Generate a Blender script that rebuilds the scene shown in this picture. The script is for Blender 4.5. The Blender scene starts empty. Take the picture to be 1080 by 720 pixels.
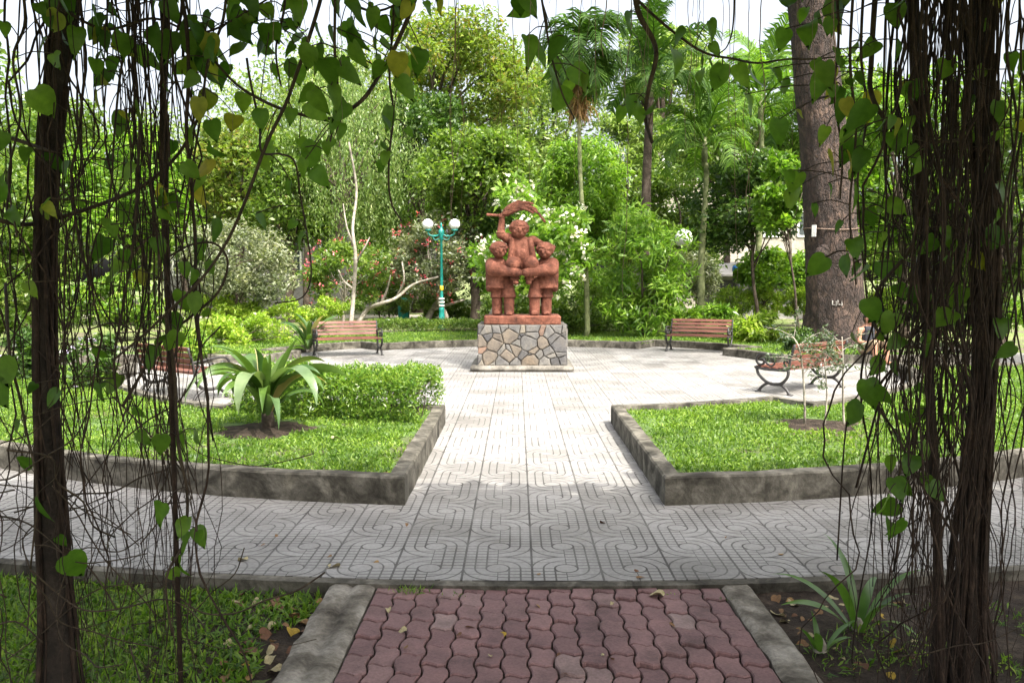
import bpy, bmesh, math, random
import numpy as np
from mathutils import Vector, Matrix, noise as mnoise

S = bpy.context.scene
C = S.collection
rad = math.radians
RNG = np.random.default_rng(7)
random.seed(7)

# ------------------------------------------------------------------ camera, sky, sun, exposure
CAM_H = 1.68
FPX = 880.0
PITCH = math.atan(66.0/FPX)
YAW = math.atan(5.0/FPX)
cam_d = bpy.data.cameras.new('camera')
cam = bpy.data.objects.new('camera', cam_d); C.objects.link(cam)
cam.location = (0, 0, CAM_H)
cam.rotation_euler = (math.pi/2-PITCH, 0, YAW)
cam_d.sensor_width = 36; cam_d.lens = FPX/1080*36
cam_d.clip_start = 0.05; cam_d.clip_end = 2000
S.camera = cam

SUN_DIR = Vector((0.34, -0.46, 0.82)).normalized()      # towards the sun
w = bpy.data.worlds.new('World'); S.world = w; w.use_nodes = True
wn = w.node_tree
sky = wn.nodes.new('ShaderNodeTexSky'); sky.sky_type = 'NISHITA'; sky.sun_disc = False
sky.sun_elevation = math.asin(SUN_DIR.z)
sky.sun_rotation = math.atan2(SUN_DIR.x, SUN_DIR.y)
sky.air_density = 1.0; sky.dust_density = 9.0; sky.ozone_density = 0.6
hz_ = wn.nodes.new('ShaderNodeHueSaturation'); hz_.inputs['Saturation'].default_value = .42; hz_.inputs['Value'].default_value = 1.2   # hazy, nearly white tropical sky
wn.links.new(sky.outputs[0], hz_.inputs['Color']); wn.links.new(hz_.outputs[0], wn.nodes['Background'].inputs[0])
wn.nodes['Background'].inputs[1].default_value = 0.15
sl = bpy.data.lights.new('sun', 'SUN'); sl.energy = 2.75; sl.angle = rad(0.6); sl.color = (1, 0.95, 0.86)
so = bpy.data.objects.new('sun', sl); C.objects.link(so)
so.rotation_euler = SUN_DIR.to_track_quat('Z', 'Y').to_euler()
S.view_settings.view_transform = 'Standard'; S.view_settings.look = 'None'
S.view_settings.exposure = 1.6; S.view_settings.gamma = 1
S.view_settings.use_curve_mapping = False
S.render.engine = 'CYCLES'
S.cycles.max_bounces = 7; S.cycles.diffuse_bounces = 4; S.cycles.transmission_bounces = 4; S.cycles.glossy_bounces = 2

# ------------------------------------------------------------------ measuring helpers
_R = cam.rotation_euler.to_matrix()
def ray(px, py):
    return _R @ Vector(((px-540)/FPX, -(py-360)/FPX, -1.0))
def at(px, py, d):                       # point seen at a photo pixel, d metres in front
    r = ray(px, py); return Vector((0, 0, CAM_H)) + r*(d/r.y)
def gnd(px, py, z=0.0):                  # point of the level z seen at a photo pixel
    r = ray(px, py); return Vector((0, 0, CAM_H)) + r*((z-CAM_H)/r.z)

# ------------------------------------------------------------------ object helpers
def tag(o, label=None, cat=None, group=None, kind=None):
    if label: o['label'] = label
    if cat: o['category'] = cat
    if group: o['group'] = group
    if kind: o['kind'] = kind
    return o
def empty(name, loc=(0, 0, 0), rz=0, label=None, cat=None, group=None):
    o = bpy.data.objects.new(name, None); C.objects.link(o)
    o.location = loc; o.rotation_euler = (0, 0, rz); o.empty_display_size = .1
    return tag(o, label, cat, group)
def link_mesh(name, me, mat, parent=None, smooth=False):
    o = bpy.data.objects.new(name, me); C.objects.link(o)
    if mat and not me.materials: me.materials.append(mat)
    if parent: o.parent = parent
    if smooth: me.polygons.foreach_set('use_smooth', [True]*len(me.polygons))
    return o
def children(o): return [c for c in C.objects if c.parent == o]
def copy_tree(o, parent=None):
    c = o.copy(); C.objects.link(c)
    if parent: c.parent = parent
    for ch in children(o): copy_tree(ch, c)
    return c

class MB:
    def __init__(s): s.v = []; s.f = []
    def add(s, vs, fs):
        n = len(s.v); s.v += [tuple(p) for p in vs]; s.f += [tuple(i+n for i in f) for f in fs]
    def box(s, c, size, rz=0, M=None):
        x, y, z = [k/2 for k in size]
        vs = [Vector((a*x, b*y, e*z)) for e in (-1, 1) for b in (-1, 1) for a in (-1, 1)]
        R = Matrix.Rotation(rz, 3, 'Z') if M is None else M
        vs = [R @ p + Vector(c) for p in vs]
        s.add(vs, [(0, 2, 3, 1), (4, 5, 7, 6), (0, 1, 5, 4), (2, 6, 7, 3), (0, 4, 6, 2), (1, 3, 7, 5)])
    def tube(s, pts, r, n=6, cap=True, jit=0):
        pts = [Vector(p) for p in pts]; k = len(pts)
        if not hasattr(r, '__len__'): r = [r]*k
        t0 = (pts[1]-pts[0]).normalized()
        up = Vector((0, 0, 1)) if abs(t0.z) < .9 else Vector((1, 0, 0))
        a = t0.cross(up).normalized()
        vs = []
        for i, p in enumerate(pts):
            t = (pts[min(i+1, k-1)]-pts[max(i-1, 0)])
            t = t.normalized() if t.length > 1e-9 else t0
            a = (a-t*a.dot(t)); a = a.normalized() if a.length > 1e-6 else t.orthogonal().normalized()
            b = t.cross(a)
            for j in range(n):
                g = 2*math.pi*j/n
                q = r[i]*(1+(random.uniform(-jit, jit) if jit else 0))
                vs.append(p+(a*math.cos(g)+b*math.sin(g))*q)
        fs = [(i*n+j, i*n+(j+1) % n, (i+1)*n+(j+1) % n, (i+1)*n+j) for i in range(k-1) for j in range(n)]
        if cap:
            fs.append(tuple(range(n-1, -1, -1))); fs.append(tuple((k-1)*n+j for j in range(n)))
        s.add(vs, fs)
    def lathe(s, prof, c=(0, 0, 0), n=20):
        vs = []; c = Vector(c)
        for (r, z) in prof:
            for j in range(n):
                g = 2*math.pi*j/n; vs.append(c+Vector((r*math.cos(g), r*math.sin(g), z)))
        k = len(prof)
        fs = [(i*n+j, i*n+(j+1) % n, (i+1)*n+(j+1) % n, (i+1)*n+j) for i in range(k-1) for j in range(n)]
        fs.append(tuple(range(n-1, -1, -1))); fs.append(tuple((k-1)*n+j for j in range(n)))
        s.add(vs, fs)
    def strap(s, base, az, L, W, rise, droop, n=8, fold=.25, twist=0):   # arching strap leaf
        p = Vector(base); ang = rise; vs = []
        h = Vector((math.cos(az), math.sin(az), 0)); side0 = Vector((-math.sin(az), math.cos(az), 0))
        for i in range(n+1):
            t = i/n
            d = h*math.cos(ang)+Vector((0, 0, 1))*math.sin(ang)
            nrm = -h*math.sin(ang)+Vector((0, 0, 1))*math.cos(ang)
            side = side0*math.cos(twist*t)+nrm*math.sin(twist*t)
            ww = W*(.38+.62*math.sin(min(1, t*1.9)*math.pi/2)**1.3)*(1-max(0, (t-.42)/.58)**1.7)/2
            ww = max(ww, .001)
            vs += [p-side*ww+nrm*ww*fold, p, p+side*ww+nrm*ww*fold]
            p = p+d*(L/n); ang -= droop/n*(.4+1.2*t)
        fs = []
        for i in range(n):
            k = 3*i; fs += [(k, k+1, k+4, k+3), (k+1, k+2, k+5, k+4)]
        s.add(vs, fs)
    def build(s, name, mat, parent=None, smooth=False):
        me = bpy.data.meshes.new(name); me.from_pydata(s.v, [], s.f); me.update()
        return link_mesh(name, me, mat, parent, smooth)

def catmull(pts, per=6):
    pts = [Vector(p) for p in pts]
    P = [pts[0]*2-pts[1]]+pts+[pts[-1]*2-pts[-2]]
    out = []
    for i in range(1, len(P)-2):
        a, b, c, d = P[i-1:i+3]
        for k in range(per):
            t = k/per
            out.append(.5*((2*b)+(c-a)*t+(2*a-5*b+4*c-d)*t*t+(3*b-a-3*c+d)*t**3))
    out.append(pts[-1]); return out

def quad_mesh(name, V, mat, parent=None):          # V: (N,4,3) loose quads
    N = len(V); me = bpy.data.meshes.new(name)
    me.vertices.add(N*4); me.vertices.foreach_set('co', np.asarray(V, dtype=np.float32).ravel())
    me.loops.add(N*4); me.loops.foreach_set('vertex_index', np.arange(N*4, dtype=np.int32))
    me.polygons.add(N); me.polygons.foreach_set('loop_start', np.arange(0, N*4, 4, dtype=np.int32))
    me.update(calc_edges=True)
    return link_mesh(name, me, mat, parent)

def unit(a): return a/np.maximum(np.linalg.norm(a, axis=-1, keepdims=True), 1e-9)
def leaf_quads(P, L, W, nb=(0, 0, .7), ab=None, abw=0., bend=.15):
    """diamond leaves at points P; nb biases the normal, ab/abw biases the long axis"""
    N = len(P)
    n = unit(RNG.normal(size=(N, 3))*.75+np.array(nb))
    a = RNG.normal(size=(N, 3))
    if ab is not None: a = a*(1-abw)+np.asarray(ab)*abw*1.6
    if abw < .55: a = a-n*np.sum(a*n, 1, keepdims=True)
    a = unit(a)
    b = unit(np.cross(n, a)); n = np.cross(a, b)
    l = (L*RNG.uniform(.6, 1.25, size=(N, 1))); ww = W*RNG.uniform(.7, 1.2, size=(N, 1))/2
    V = np.empty((N, 4, 3))
    V[:, 0] = P; V[:, 1] = P+a*l*.45+b*ww+n*l*bend*.5; V[:, 2] = P+a*l-n*l*bend; V[:, 3] = P+a*l*.45-b*ww+n*l*bend*.5
    return V

# ------------------------------------------------------------------ materials
def new_mat(name):
    m = bpy.data.materials.new(name); m.use_nodes = True
    return m, m.node_tree, m.node_tree.nodes['Principled BSDF']
def ramp(nt, fac, stops, interp='LINEAR'):
    n = nt.nodes.new('ShaderNodeValToRGB'); n.color_ramp.interpolation = interp
    e = n.color_ramp.elements
    while len(e) < len(stops): e.new(.5)
    for k, (p, c) in enumerate(stops):
        e[k].position = p; e[k].color = (*c, 1) if len(c) == 3 else c
    nt.links.new(fac, n.inputs[0]); return n.outputs[0]
def coord(nt, kind='obj'):
    if kind == 'obj': return nt.nodes.new('ShaderNodeTexCoord').outputs['Object']
    return nt.nodes.new('ShaderNodeNewGeometry').outputs['Position']
def noise(nt, co, scale, detail=4, rough=.55, out=0, dist=0):
    n = nt.nodes.new('ShaderNodeTexNoise'); n.inputs['Scale'].default_value = scale
    n.inputs['Detail'].default_value = detail; n.inputs['Roughness'].default_value = rough
    n.inputs['Distortion'].default_value = dist
    nt.links.new(co, n.inputs['Vector']); return n.outputs[out]
def mth(nt, op, a, b=None, c=None, clamp=False):
    n = nt.nodes.new('ShaderNodeMath'); n.operation = op; n.use_clamp = clamp
    for k, x in enumerate((a, b, c)):
        if x is None: continue
        if isinstance(x, (int, float)): n.inputs[k].default_value = x
        else: nt.links.new(x, n.inputs[k])
    return n.outputs[0]
def mix(nt, fac, a, b, mode='MIX'):
    n = nt.nodes.new('ShaderNodeMix'); n.data_type = 'RGBA'; n.blend_type = mode
    for k, x in ((0, fac), (6, a), (7, b)):
        if isinstance(x, (int, float)): n.inputs[k].default_value = x
        elif isinstance(x, tuple): n.inputs[k].default_value = (*x, 1)
        else: nt.links.new(x, n.inputs[k])
    return n.outputs[2]
def bump(nt, bsdf, h, strength=.5, dist=.02):
    n = nt.nodes.new('ShaderNodeBump'); n.inputs['Strength'].default_value = strength
    n.inputs['Distance'].default_value = dist
    nt.links.new(h, n.inputs['Height']); nt.links.new(n.outputs[0], bsdf.inputs['Normal'])
def island(nt): return nt.nodes.new('ShaderNodeNewGeometry').outputs['Random Per Island']
def objrand(nt): return nt.nodes.new('ShaderNodeObjectInfo').outputs['Random']

def leaf_mat(name, cols, trans=.4, rough=.38, spec=.5, tint=(1.0, 1.12, .45), gain=1.0):
    cols = [tuple(min(.85, q*gain) for q in c) for c in cols]
    m, nt, b = new_mat(name)
    st = [(i/max(1, len(cols)-1), c) for i, c in enumerate(cols)]
    col = ramp(nt, island(nt), st)
    nz = noise(nt, coord(nt, 'pos'), 1.3, 2)
    col = mix(nt, 1.0, col, ramp(nt, nz, [(.3, (.66, .74, .66)), (.7, (1.3, 1.22, 1.12))]), 'MULTIPLY')
    nz2 = noise(nt, coord(nt, 'pos'), 34, 3)
    col = mix(nt, 1.0, col, ramp(nt, nz2, [(.3, (.78, .8, .75)), (.7, (1.2, 1.15, 1.1))]), 'MULTIPLY')
    nt.links.new(col, b.inputs['Base Color']); b.inputs['Roughness'].default_value = rough
    b.inputs['Specular IOR Level'].default_value = spec
    tr = nt.nodes.new('ShaderNodeBsdfTranslucent')
    nt.links.new(mix(nt, 1.0, col, tint, 'MULTIPLY'), tr.inputs[0])
    ms = nt.nodes.new('ShaderNodeMixShader'); ms.inputs[0].default_value = trans
    nt.links.new(b.outputs[0], ms.inputs[1]); nt.links.new(tr.outputs[0], ms.inputs[2])
    nt.links.new(ms.outputs[0], nt.nodes['Material Output'].inputs[0]); return m
def rough_mat(name, stops, scale=6, detail=6, rough=.85, bs=.4, bd=.02, kind='obj', dist=0, spec=.25, fine=None):
    m, nt, b = new_mat(name); co = coord(nt, kind)
    nz = noise(nt, co, scale, detail, .6, dist=dist)
    col = ramp(nt, nz, stops)
    n2 = noise(nt, co, fine or scale*7, 4, .65)
    col = mix(nt, 1.0, col, ramp(nt, n2, [(.3, (.7, .7, .7)), (.7, (1.25, 1.25, 1.25))]), 'MULTIPLY')
    nt.links.new(col, b.inputs['Base Color']); b.inputs['Roughness'].default_value = rough
    b.inputs['Specular IOR Level'].default_value = spec
    bump(nt, b, mth(nt, 'ADD', nz, mth(nt, 'MULTIPLY', n2, .6)), bs, bd); return m
def flat_mat(name, col, rough=.5, metal=0, var=.12, scale=9):
    m, nt, b = new_mat(name)
    nz = noise(nt, coord(nt), scale, 4)
    lo = tuple(c*(1-var*2) for c in col); hi = tuple(c*(1+var) for c in col)
    nt.links.new(ramp(nt, nz, [(.3, lo), (.65, hi)]), b.inputs['Base Color'])
    b.inputs['Roughness'].default_value = rough; b.inputs['Metallic'].default_value = metal; return m

MAT = {}
MAT['kerb'] = rough_mat('weathered_concrete', [(.34, (.028, .025, .019)), (.47, (.07, .064, .05)), (.58, (.125, .115, .093)), (.74, (.21, .193, .158))], 4.2, 9, .9, .6, .02, 'pos', .8, fine=26)
MAT['edging'] = rough_mat('edging_concrete', [(.34, (.05, .042, .031)), (.48, (.15, .133, .106)), (.58, (.25, .228, .19)), (.72, (.34, .315, .27))], 4, 10, .9, .7, .02, 'pos', .3, fine=45)
MAT['soil'] = rough_mat('garden_soil', [(.3, (.018, .012, .008)), (.55, (.05, .036, .025)), (.75, (.095, .07, .05))], 9, 8, .95, 1, .04, 'pos', .3, fine=70)
MAT['bark'] = rough_mat('bark', [(.3, (.03, .022, .016)), (.55, (.085, .065, .05)), (.75, (.15, .12, .095))], 5, 6, .9, .8, .03, 'obj', .5)
MAT['palebark'] = rough_mat('pale_bark', [(.3, (.14, .12, .095)), (.55, (.30, .27, .22)), (.75, (.46, .43, .37))], 5, 6, .9, .5, .02)
MAT['greentrunk'] = rough_mat('green_trunk', [(.3, (.06, .07, .03)), (.55, (.16, .18, .08)), (.75, (.30, .30, .17))], 6, 5, .8, .3, .01)
MAT['root'] = rough_mat('aerial_root', [(.3, (.011, .007, .005)), (.55, (.03, .019, .013)), (.8, (.085, .055, .036))], 14, 4, .85, .4, .004)
MAT['paleroot'] = rough_mat('pale_root', [(.3, (.12, .08, .06)), (.6, (.25, .18, .14)), (.8, (.36, .28, .22))], 14, 4, .85, .3, .003)
MAT['darktrunk'] = rough_mat('dark_trunk', [(.3, (.010, .008, .006)), (.55, (.028, .021, .016)), (.8, (.065, .052, .04))], 12, 6, .9, .8, .015)
MAT['vine'] = rough_mat('vine_stem', [(.3, (.022, .016, .01)), (.6, (.055, .04, .025)), (.8, (.09, .075, .045))], 20, 4, .8, .3, .003)
MAT['iron'] = rough_mat('cast_iron', [(.3, (.012, .011, .01)), (.6, (.03, .028, .026)), (.8, (.06, .055, .05))], 8, 5, .5, .2, .004, spec=.5)
MAT['white'] = flat_mat('white_glass', (.8, .8, .78), .25)
MAT['teal'] = flat_mat('teal_paint', (.01, .20, .17), .4)
MAT['yellow'] = flat_mat('yellow_paint', (.7, .5, .03), .5)
MAT['whitepaint'] = flat_mat('white_paint', (.75, .74, .7), .6)
# ------------------------------------------------------------------ setting materials
def tile_mat():
    m, nt, b = new_mat('patterned_cement_tile'); co = coord(nt, 'pos')
    sx = nt.nodes.new('ShaderNodeSeparateXYZ'); nt.links.new(co, sx.inputs[0])
    T = .4
    x = mth(nt, 'DIVIDE', mth(nt, 'SUBTRACT', sx.outputs[0], .09), T)
    y = mth(nt, 'DIVIDE', mth(nt, 'SUBTRACT', sx.outputs[1], 4.55), T)
    ix = mth(nt, 'FLOOR', x); iy = mth(nt, 'FLOOR', y)
    u = mth(nt, 'SUBTRACT', mth(nt, 'SUBTRACT', x, ix), .5)
    v = mth(nt, 'SUBTRACT', mth(nt, 'SUBTRACT', y, iy), .5)
    par = mth(nt, 'ABSOLUTE', mth(nt, 'MODULO', mth(nt, 'ADD', mth(nt, 'ADD', ix, iy), 1000), 2))
    sg = mth(nt, 'SUBTRACT', mth(nt, 'MULTIPLY', par, 2), 1)
    us = mth(nt, 'MULTIPLY', u, sg)
    arcq = mth(nt, 'GREATER_THAN', mth(nt, 'MULTIPLY', us, v), 0)
    r = mth(nt, 'SQRT', mth(nt, 'ADD', mth(nt, 'MULTIPLY', u, u), mth(nt, 'MULTIPLY', v, v)))
    au = mth(nt, 'ABSOLUTE', u); av = mth(nt, 'ABSOLUTE', v)
    G = .0135
    def near(val, c, w): return mth(nt, 'LESS_THAN', mth(nt, 'ABSOLUTE', mth(nt, 'SUBTRACT', val, c)), w)
    def mx(*a):
        o = a[0]
        for k in a[1:]: o = mth(nt, 'MAXIMUM', o, k)
        return o
    rings = mx(near(r, .33, G), near(r, .5, G))
    grid = mx(near(au, 0, G), near(au, .167, G), near(au, .333, G), near(av, .0, G), near(av, .125, G), near(av, .25, G), near(av, .375, G))
    ing = mth(nt, 'MULTIPLY', grid, mth(nt, 'SUBTRACT', 1, arcq))
    ina = mth(nt, 'MULTIPLY', rings, arcq)
    outc = mth(nt, 'GREATER_THAN', r, .167)
    body = mth(nt, 'MULTIPLY', mx(ing, ina), outc)
    circ = near(r, .167, G)
    joint = mx(near(au, .5, .017), near(av, .5, .0125))
    hl = mth(nt, 'MULTIPLY', mth(nt, 'MULTIPLY', mx(near(av, .0, G*.8), near(av, .25, G*.8)), outc), .6)
    ln = mx(mth(nt, 'MULTIPLY', body, .9), circ, joint, hl)
    cn = nt.nodes.new('ShaderNodeCombineXYZ'); nt.links.new(ix, cn.inputs[0]); nt.links.new(iy, cn.inputs[1])
    wn_ = nt.nodes.new('ShaderNodeTexWhiteNoise'); nt.links.new(cn.outputs[0], wn_.inputs[0])
    n1 = noise(nt, co, .8, 8, .66); n2 = noise(nt, co, 45, 4, .6)
    col = ramp(nt, n1, [(.28, (.155, .148, .138)), (.5, (.25, .242, .23)), (.72, (.325, .316, .302))])
    col = mix(nt, 1.0, col, ramp(nt, wn_.outputs[0], [(0, (.76, .75, .73)), (.2, (.93, .93, .92)), (1, (1.1, 1.1, 1.1))]), 'MULTIPLY')
    col = mix(nt, 1.0, col, ramp(nt, n2, [(.3, (.8, .8, .8)), (.7, (1.13, 1.13, 1.13))]), 'MULTIPLY')
    n3 = noise(nt, co, 6, 5, .7)
    col = mix(nt, ramp(nt, n3, [(.54, (0, 0, 0)), (.75, (.5, .5, .5))]), col, (.2, .18, .15))
    lm = mth(nt, 'MULTIPLY', ln, ramp(nt, noise(nt, co, 3, 4), [(.3, (.55, .55, .55)), (.6, (.95, .95, .95))]))
    col = mix(nt, lm, col, (.035, .032, .028))
    nt.links.new(col, b.inputs['Base Color']); b.inputs['Roughness'].default_value = .7
    b.inputs['Specular IOR Level'].default_value = .3
    bump(nt, b, mth(nt, 'SUBTRACT', mth(nt, 'MULTIPLY', n2, .15), ln), .5, .004); return m
MAT['tile'] = tile_mat()
def grass_ground(name, lo, mid, hi, dirt=None):
    m, nt, b = new_mat(name); co = coord(nt, 'pos')
    n1 = noise(nt, co, .5, 5); n2 = noise(nt, co, 40, 5, .7)
    col = ramp(nt, mth(nt, 'ADD', mth(nt, 'MULTIPLY', n1, .5), mth(nt, 'MULTIPLY', n2, .5)), [(.35, lo), (.5, mid), (.65, hi)])
    if dirt: col = mix(nt, ramp(nt, noise(nt, co, .9, 4), [(.52, (0, 0, 0)), (.62, (1, 1, 1))]), col, dirt)
    nt.links.new(col, b.inputs['Base Color']); b.inputs['Roughness'].default_value = .9
    bump(nt, b, n2, .8, .03); return m
MAT['lawn'] = grass_ground('lawn_base', (.035, .07, .012), (.07, .125, .02), (.11, .17, .035), (.085, .065, .04))
MAT['ground'] = grass_ground('park_ground', (.06, .09, .02), (.11, .15, .03), (.18, .19, .07), (.12, .095, .065))
MAT['grass'] = leaf_mat('grass_blades', [(.045, .11, .010), (.10, .20, .018), (.16, .28, .03), (.24, .34, .06)], .45, .5)
MAT['farpath'] = rough_mat('pale_path', [(.3, (.28, .25, .2)), (.7, (.42, .38, .31))], 3, 5, .9, .2, .01, 'pos')
# ------------------------------------------------------------------ ground, plaza, brick path
CX, CY = .13, 15.6
def pol(R, ph):                          # ph measured from the camera side, degrees, + to the right
    return Vector((CX+R*math.sin(rad(ph)), CY-R*math.cos(rad(ph)), 0))
mb = MB()
Rg = 400
mb.add([(-Rg, -60, -.09), (Rg, -60, -.09), (Rg, 900, -.09), (-Rg, 900, -.09)], [(0, 1, 2, 3)])
tag(mb.build('ground', MAT['ground']), kind='structure')
# round tiled plaza with its ring walk
def r_out(ph):                           # the near edge of the walk is flatter than the kerbs' circle
    ph = (ph+180) % 360-180
    t = -3.45*math.cos(rad(ph))+math.sqrt(14.5**2-(3.45*math.sin(rad(ph)))**2)
    return 11.05+(t-11.05)*min(1, max(0, (120-abs(ph))/70))
mb = MB(); n = 360
top = [pol(r_out(360*k/n), 360*k/n) for k in range(n)]
mb.v = [tuple(p) for p in top]+[(p.x, p.y, -.12) for p in top]
mb.f = [tuple(range(n))]+[(k, k+n, (k+1) % n+n, (k+1) % n) for k in range(n)]
tag(mb.build('tiled_path', MAT['tile']), kind='structure')
# thin dark concrete rim of the walk
mb = MB(); a = [pol(r_out(ph)+.002, ph) for ph in np.linspace(-80, 80, 160)]; b_ = [pol(r_out(ph)+.065, ph) for ph in np.linspace(-80, 80, 160)]
vs = [(p.x, p.y, z) for p, z in [(q, -.004) for q in a]]+[(p.x, p.y, -.008) for p in b_]+[(p.x, p.y, -.12) for p in b_]
N_ = 160; mb.add(vs, [(i, i+1, N_+i+1, N_+i) for i in range(N_-1)]+[(N_+i, N_+i+1, 2*N_+i+1, 2*N_+i) for i in range(N_-1)])
rim = mb.build('path_rim', MAT['kerb']); tag(rim, kind='structure')
# bare soil at both sides of the brick path
def patch(name, pts, z, mat):
    m_ = MB(); m_.add([(x, y, z) for x, y in pts], [tuple(range(len(pts)))]); return tag(m_.build(name, mat), kind='structure')
def soil_grid(name, x0, x1, y0, y1, z, amp, mat, seed):
    nx = int((x1-x0)/.04); ny = int((y1-y0)/.04); m_ = MB(); vs = []
    for j in range(ny+1):
        for i in range(nx+1):
            x = x0+(x1-x0)*i/nx; y = y0+(y1-y0)*j/ny
            h = mnoise.noise(Vector((x*3+seed, y*3, 0)))*amp+mnoise.noise(Vector((x*14+seed, y*14, 3)))*amp*.5
            vs.append((x, y, z+h))
    m_.add(vs, [(j*(nx+1)+i, j*(nx+1)+i+1, (j+1)*(nx+1)+i+1, (j+1)*(nx+1)+i) for j in range(ny) for i in range(nx)])
    return tag(m_.build(name, mat, smooth=True), kind='structure')
soil_grid('soil', -1.9, -1.0, 1.5, 5.0, -.085, .012, MAT['soil'], 2)
soil_grid('soil', 1.25, 5.2, 1.2, 5.3, -.064, .012, MAT['soil'], 9)
# brick path: interlocking wavy pavers
def brick_mat():
    m, nt, b = new_mat('red_paver'); co = coord(nt, 'pos'); r_ = island(nt)
    col = ramp(nt, r_, [(0, (.145, .078, .076)), (.5, (.175, .096, .092)), (.9, (.205, .116, .11)), (1, (.24, .165, .15))])
    n1 = noise(nt, co, 3.5, 6, .65); n2 = noise(nt, co, 70, 4, .7)
    col = mix(nt, 1.0, col, ramp(nt, n1, [(.32, (.55, .54, .52)), (.48, (.95, .95, .95)), (.7, (1.25, 1.22, 1.2))]), 'MULTIPLY')
    col = mix(nt, 1.0, col, ramp(nt, n2, [(.3, (.72, .72, .72)), (.7, (1.2, 1.2, 1.2))]), 'MULTIPLY')
    nt.links.new(col, b.inputs['Base Color']); b.inputs['Roughness'].default_value = .8
    bump(nt, b, mth(nt, 'ADD', n2, n1), .4, .006); return m
MAT['brick'] = brick_mat()
BX0, BX1, BY0, BY1, BZ = -.78, 1.13, -4.0, 4.54, -.025
mb = MB(); cw, bl = .1194, .192
def zig(t):                              # trapezoid wave, period 1
    t = t % 1
    if t < .15: return t/.15
    if t < .5: return 1
    if t < .65: return 1-2*(t-.5)/.15+0
    return -1+0*(t) if t < .999 else -1
def zz(t):
    t = t % 1
    if t < .18: return -1+2*t/.18
    if t < .5: return 1
    if t < .68: return 1-2*(t-.5)/.18
    return -1
nc = round((BX1-BX0)/cw)
for c_ in range(nc):
    x0 = BX0+c_*cw; off = (c_ % 2)*bl/2
    y = BY0-off
    while y < BY1-.01:
        ya, yb = y, min(y+bl, BY1); y += bl
        if ya < BY0-.12: continue
        ya = max(ya, BY0)
        if yb-ya < .03: continue
        g = .0042; out = []
        ts = [0, .09, .25, .41, .5, .59, .75, .91, 1]
        side = lambda xx, yy, c0: xx+(.008*zz(yy/bl+.04) if 0 < c0 < nc else 0)
        endz = lambda yy, t: yy+(.014*zz(t+.1) if BY0 < yy < BY1 else 0)
        for t in (0.02, .18, .5, .68, .98): out.append((x0+g+(cw-2*g)*t+(.008*zz(ya/bl+.04) if 0 < c_ < nc-0 else 0), endz(ya, t)+.0072))
        for t in (.12, .22, .36, .5, .62, .72, .86): out.append((side(x0+cw, ya+(yb-ya)*t, c_+1)-g, ya+(yb-ya)*t))
        for t in (.98, .68, .5, .18, .02): out.append((x0+g+(cw-2*g)*t+(.008*zz(yb/bl+.04) if 0 < c_ < nc-0 else 0), endz(yb, t)-.0072))
        for t in (.86, .72, .62, .5, .36, .22, .12): out.append((side(x0, ya+(yb-ya)*t, c_)+g, ya+(yb-ya)*t))
        cx_ = sum(p[0] for p in out)/len(out); cy_ = sum(p[1] for p in out)/len(out)
        dz = random.uniform(-.005, .004)+.012*mnoise.noise(Vector((x0*2.3, ya*2.3, 4))); tx, ty = random.uniform(-.035, .035), random.uniform(-.03, .03)
        k = len(out); H = lambda p: BZ+dz+(p[0]-cx_)*tx+(p[1]-cy_)*ty
        inn = [(cx_+(p[0]-cx_)*(1-.007/(cw/2)), cy_+(p[1]-cy_)*(1-.007/((yb-ya)/2))) for p in out]
        vs = [(p[0], p[1], H(p)) for p in inn]+[(p[0], p[1], H(p)-.006) for p in out]+[(p[0], p[1], H(p)-.05) for p in out]
        fs = [tuple(range(k))]
        for j in range(k):
            q = (j+1) % k; fs += [(j, j+k, q+k, q), (j+k, j+2*k, q+2*k, q+k)]
        mb.add(vs, fs)
tag(mb.build('brick_path', MAT['brick']), kind='structure')
patch('sand_joint', [(BX0+.001, BY0), (BX1-.001, BY0), (BX1-.001, 4.545), (BX0+.001, 4.545)], BZ-.02, MAT['soil'])
# concrete strips flanking the brick path
def edging(x0, x1, lab, seed):
    ny = 150; nx = 8; m_ = MB(); vs = []
    for j in range(ny+1):
        y = BY0+(4.545-BY0)*j/ny
        for i in range(nx+1):
            t = i/nx; x = x0+(x1-x0)*t
            h = mnoise.noise(Vector((x*6, y*5, seed)))*.008+mnoise.noise(Vector((x*22, y*22, seed)))*.004
            ed = mnoise.noise(Vector((seed, y*7, 1)))*.014
            if i in (0, nx): x += ed*(1 if (i == 0) else .35)
            zt = BZ+.014+h-(.016 if i in (0, nx) else 0)
            if x1-x0 > .2: zt -= .016*math.exp(-((t-.5)/.06)**2)
            vs.append((x, y, zt))
    m_.add(vs, [(j*(nx+1)+i, j*(nx+1)+i+1, (j+1)*(nx+1)+i+1, (j+1)*(nx+1)+i) for j in range(ny) for i in range(nx)])
    for i in (0, nx):
        col = [vs[j*(nx+1)+i] for j in range(ny+1)]
        m_.add(col+[(p[0], p[1], -.15) for p in col], [(j, j+1, ny+2+j, ny+1+j) for j in range(ny)])
    return tag(m_.build('concrete_edging', MAT['edging'], smooth=True), lab, 'path edging')
edging(-1.04, -.785, 'wide cracked concrete strip along the left side of the red brick path', 3)
edging(1.135, 1.30, 'narrow concrete strip along the right side of the red brick path', 8)

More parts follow.
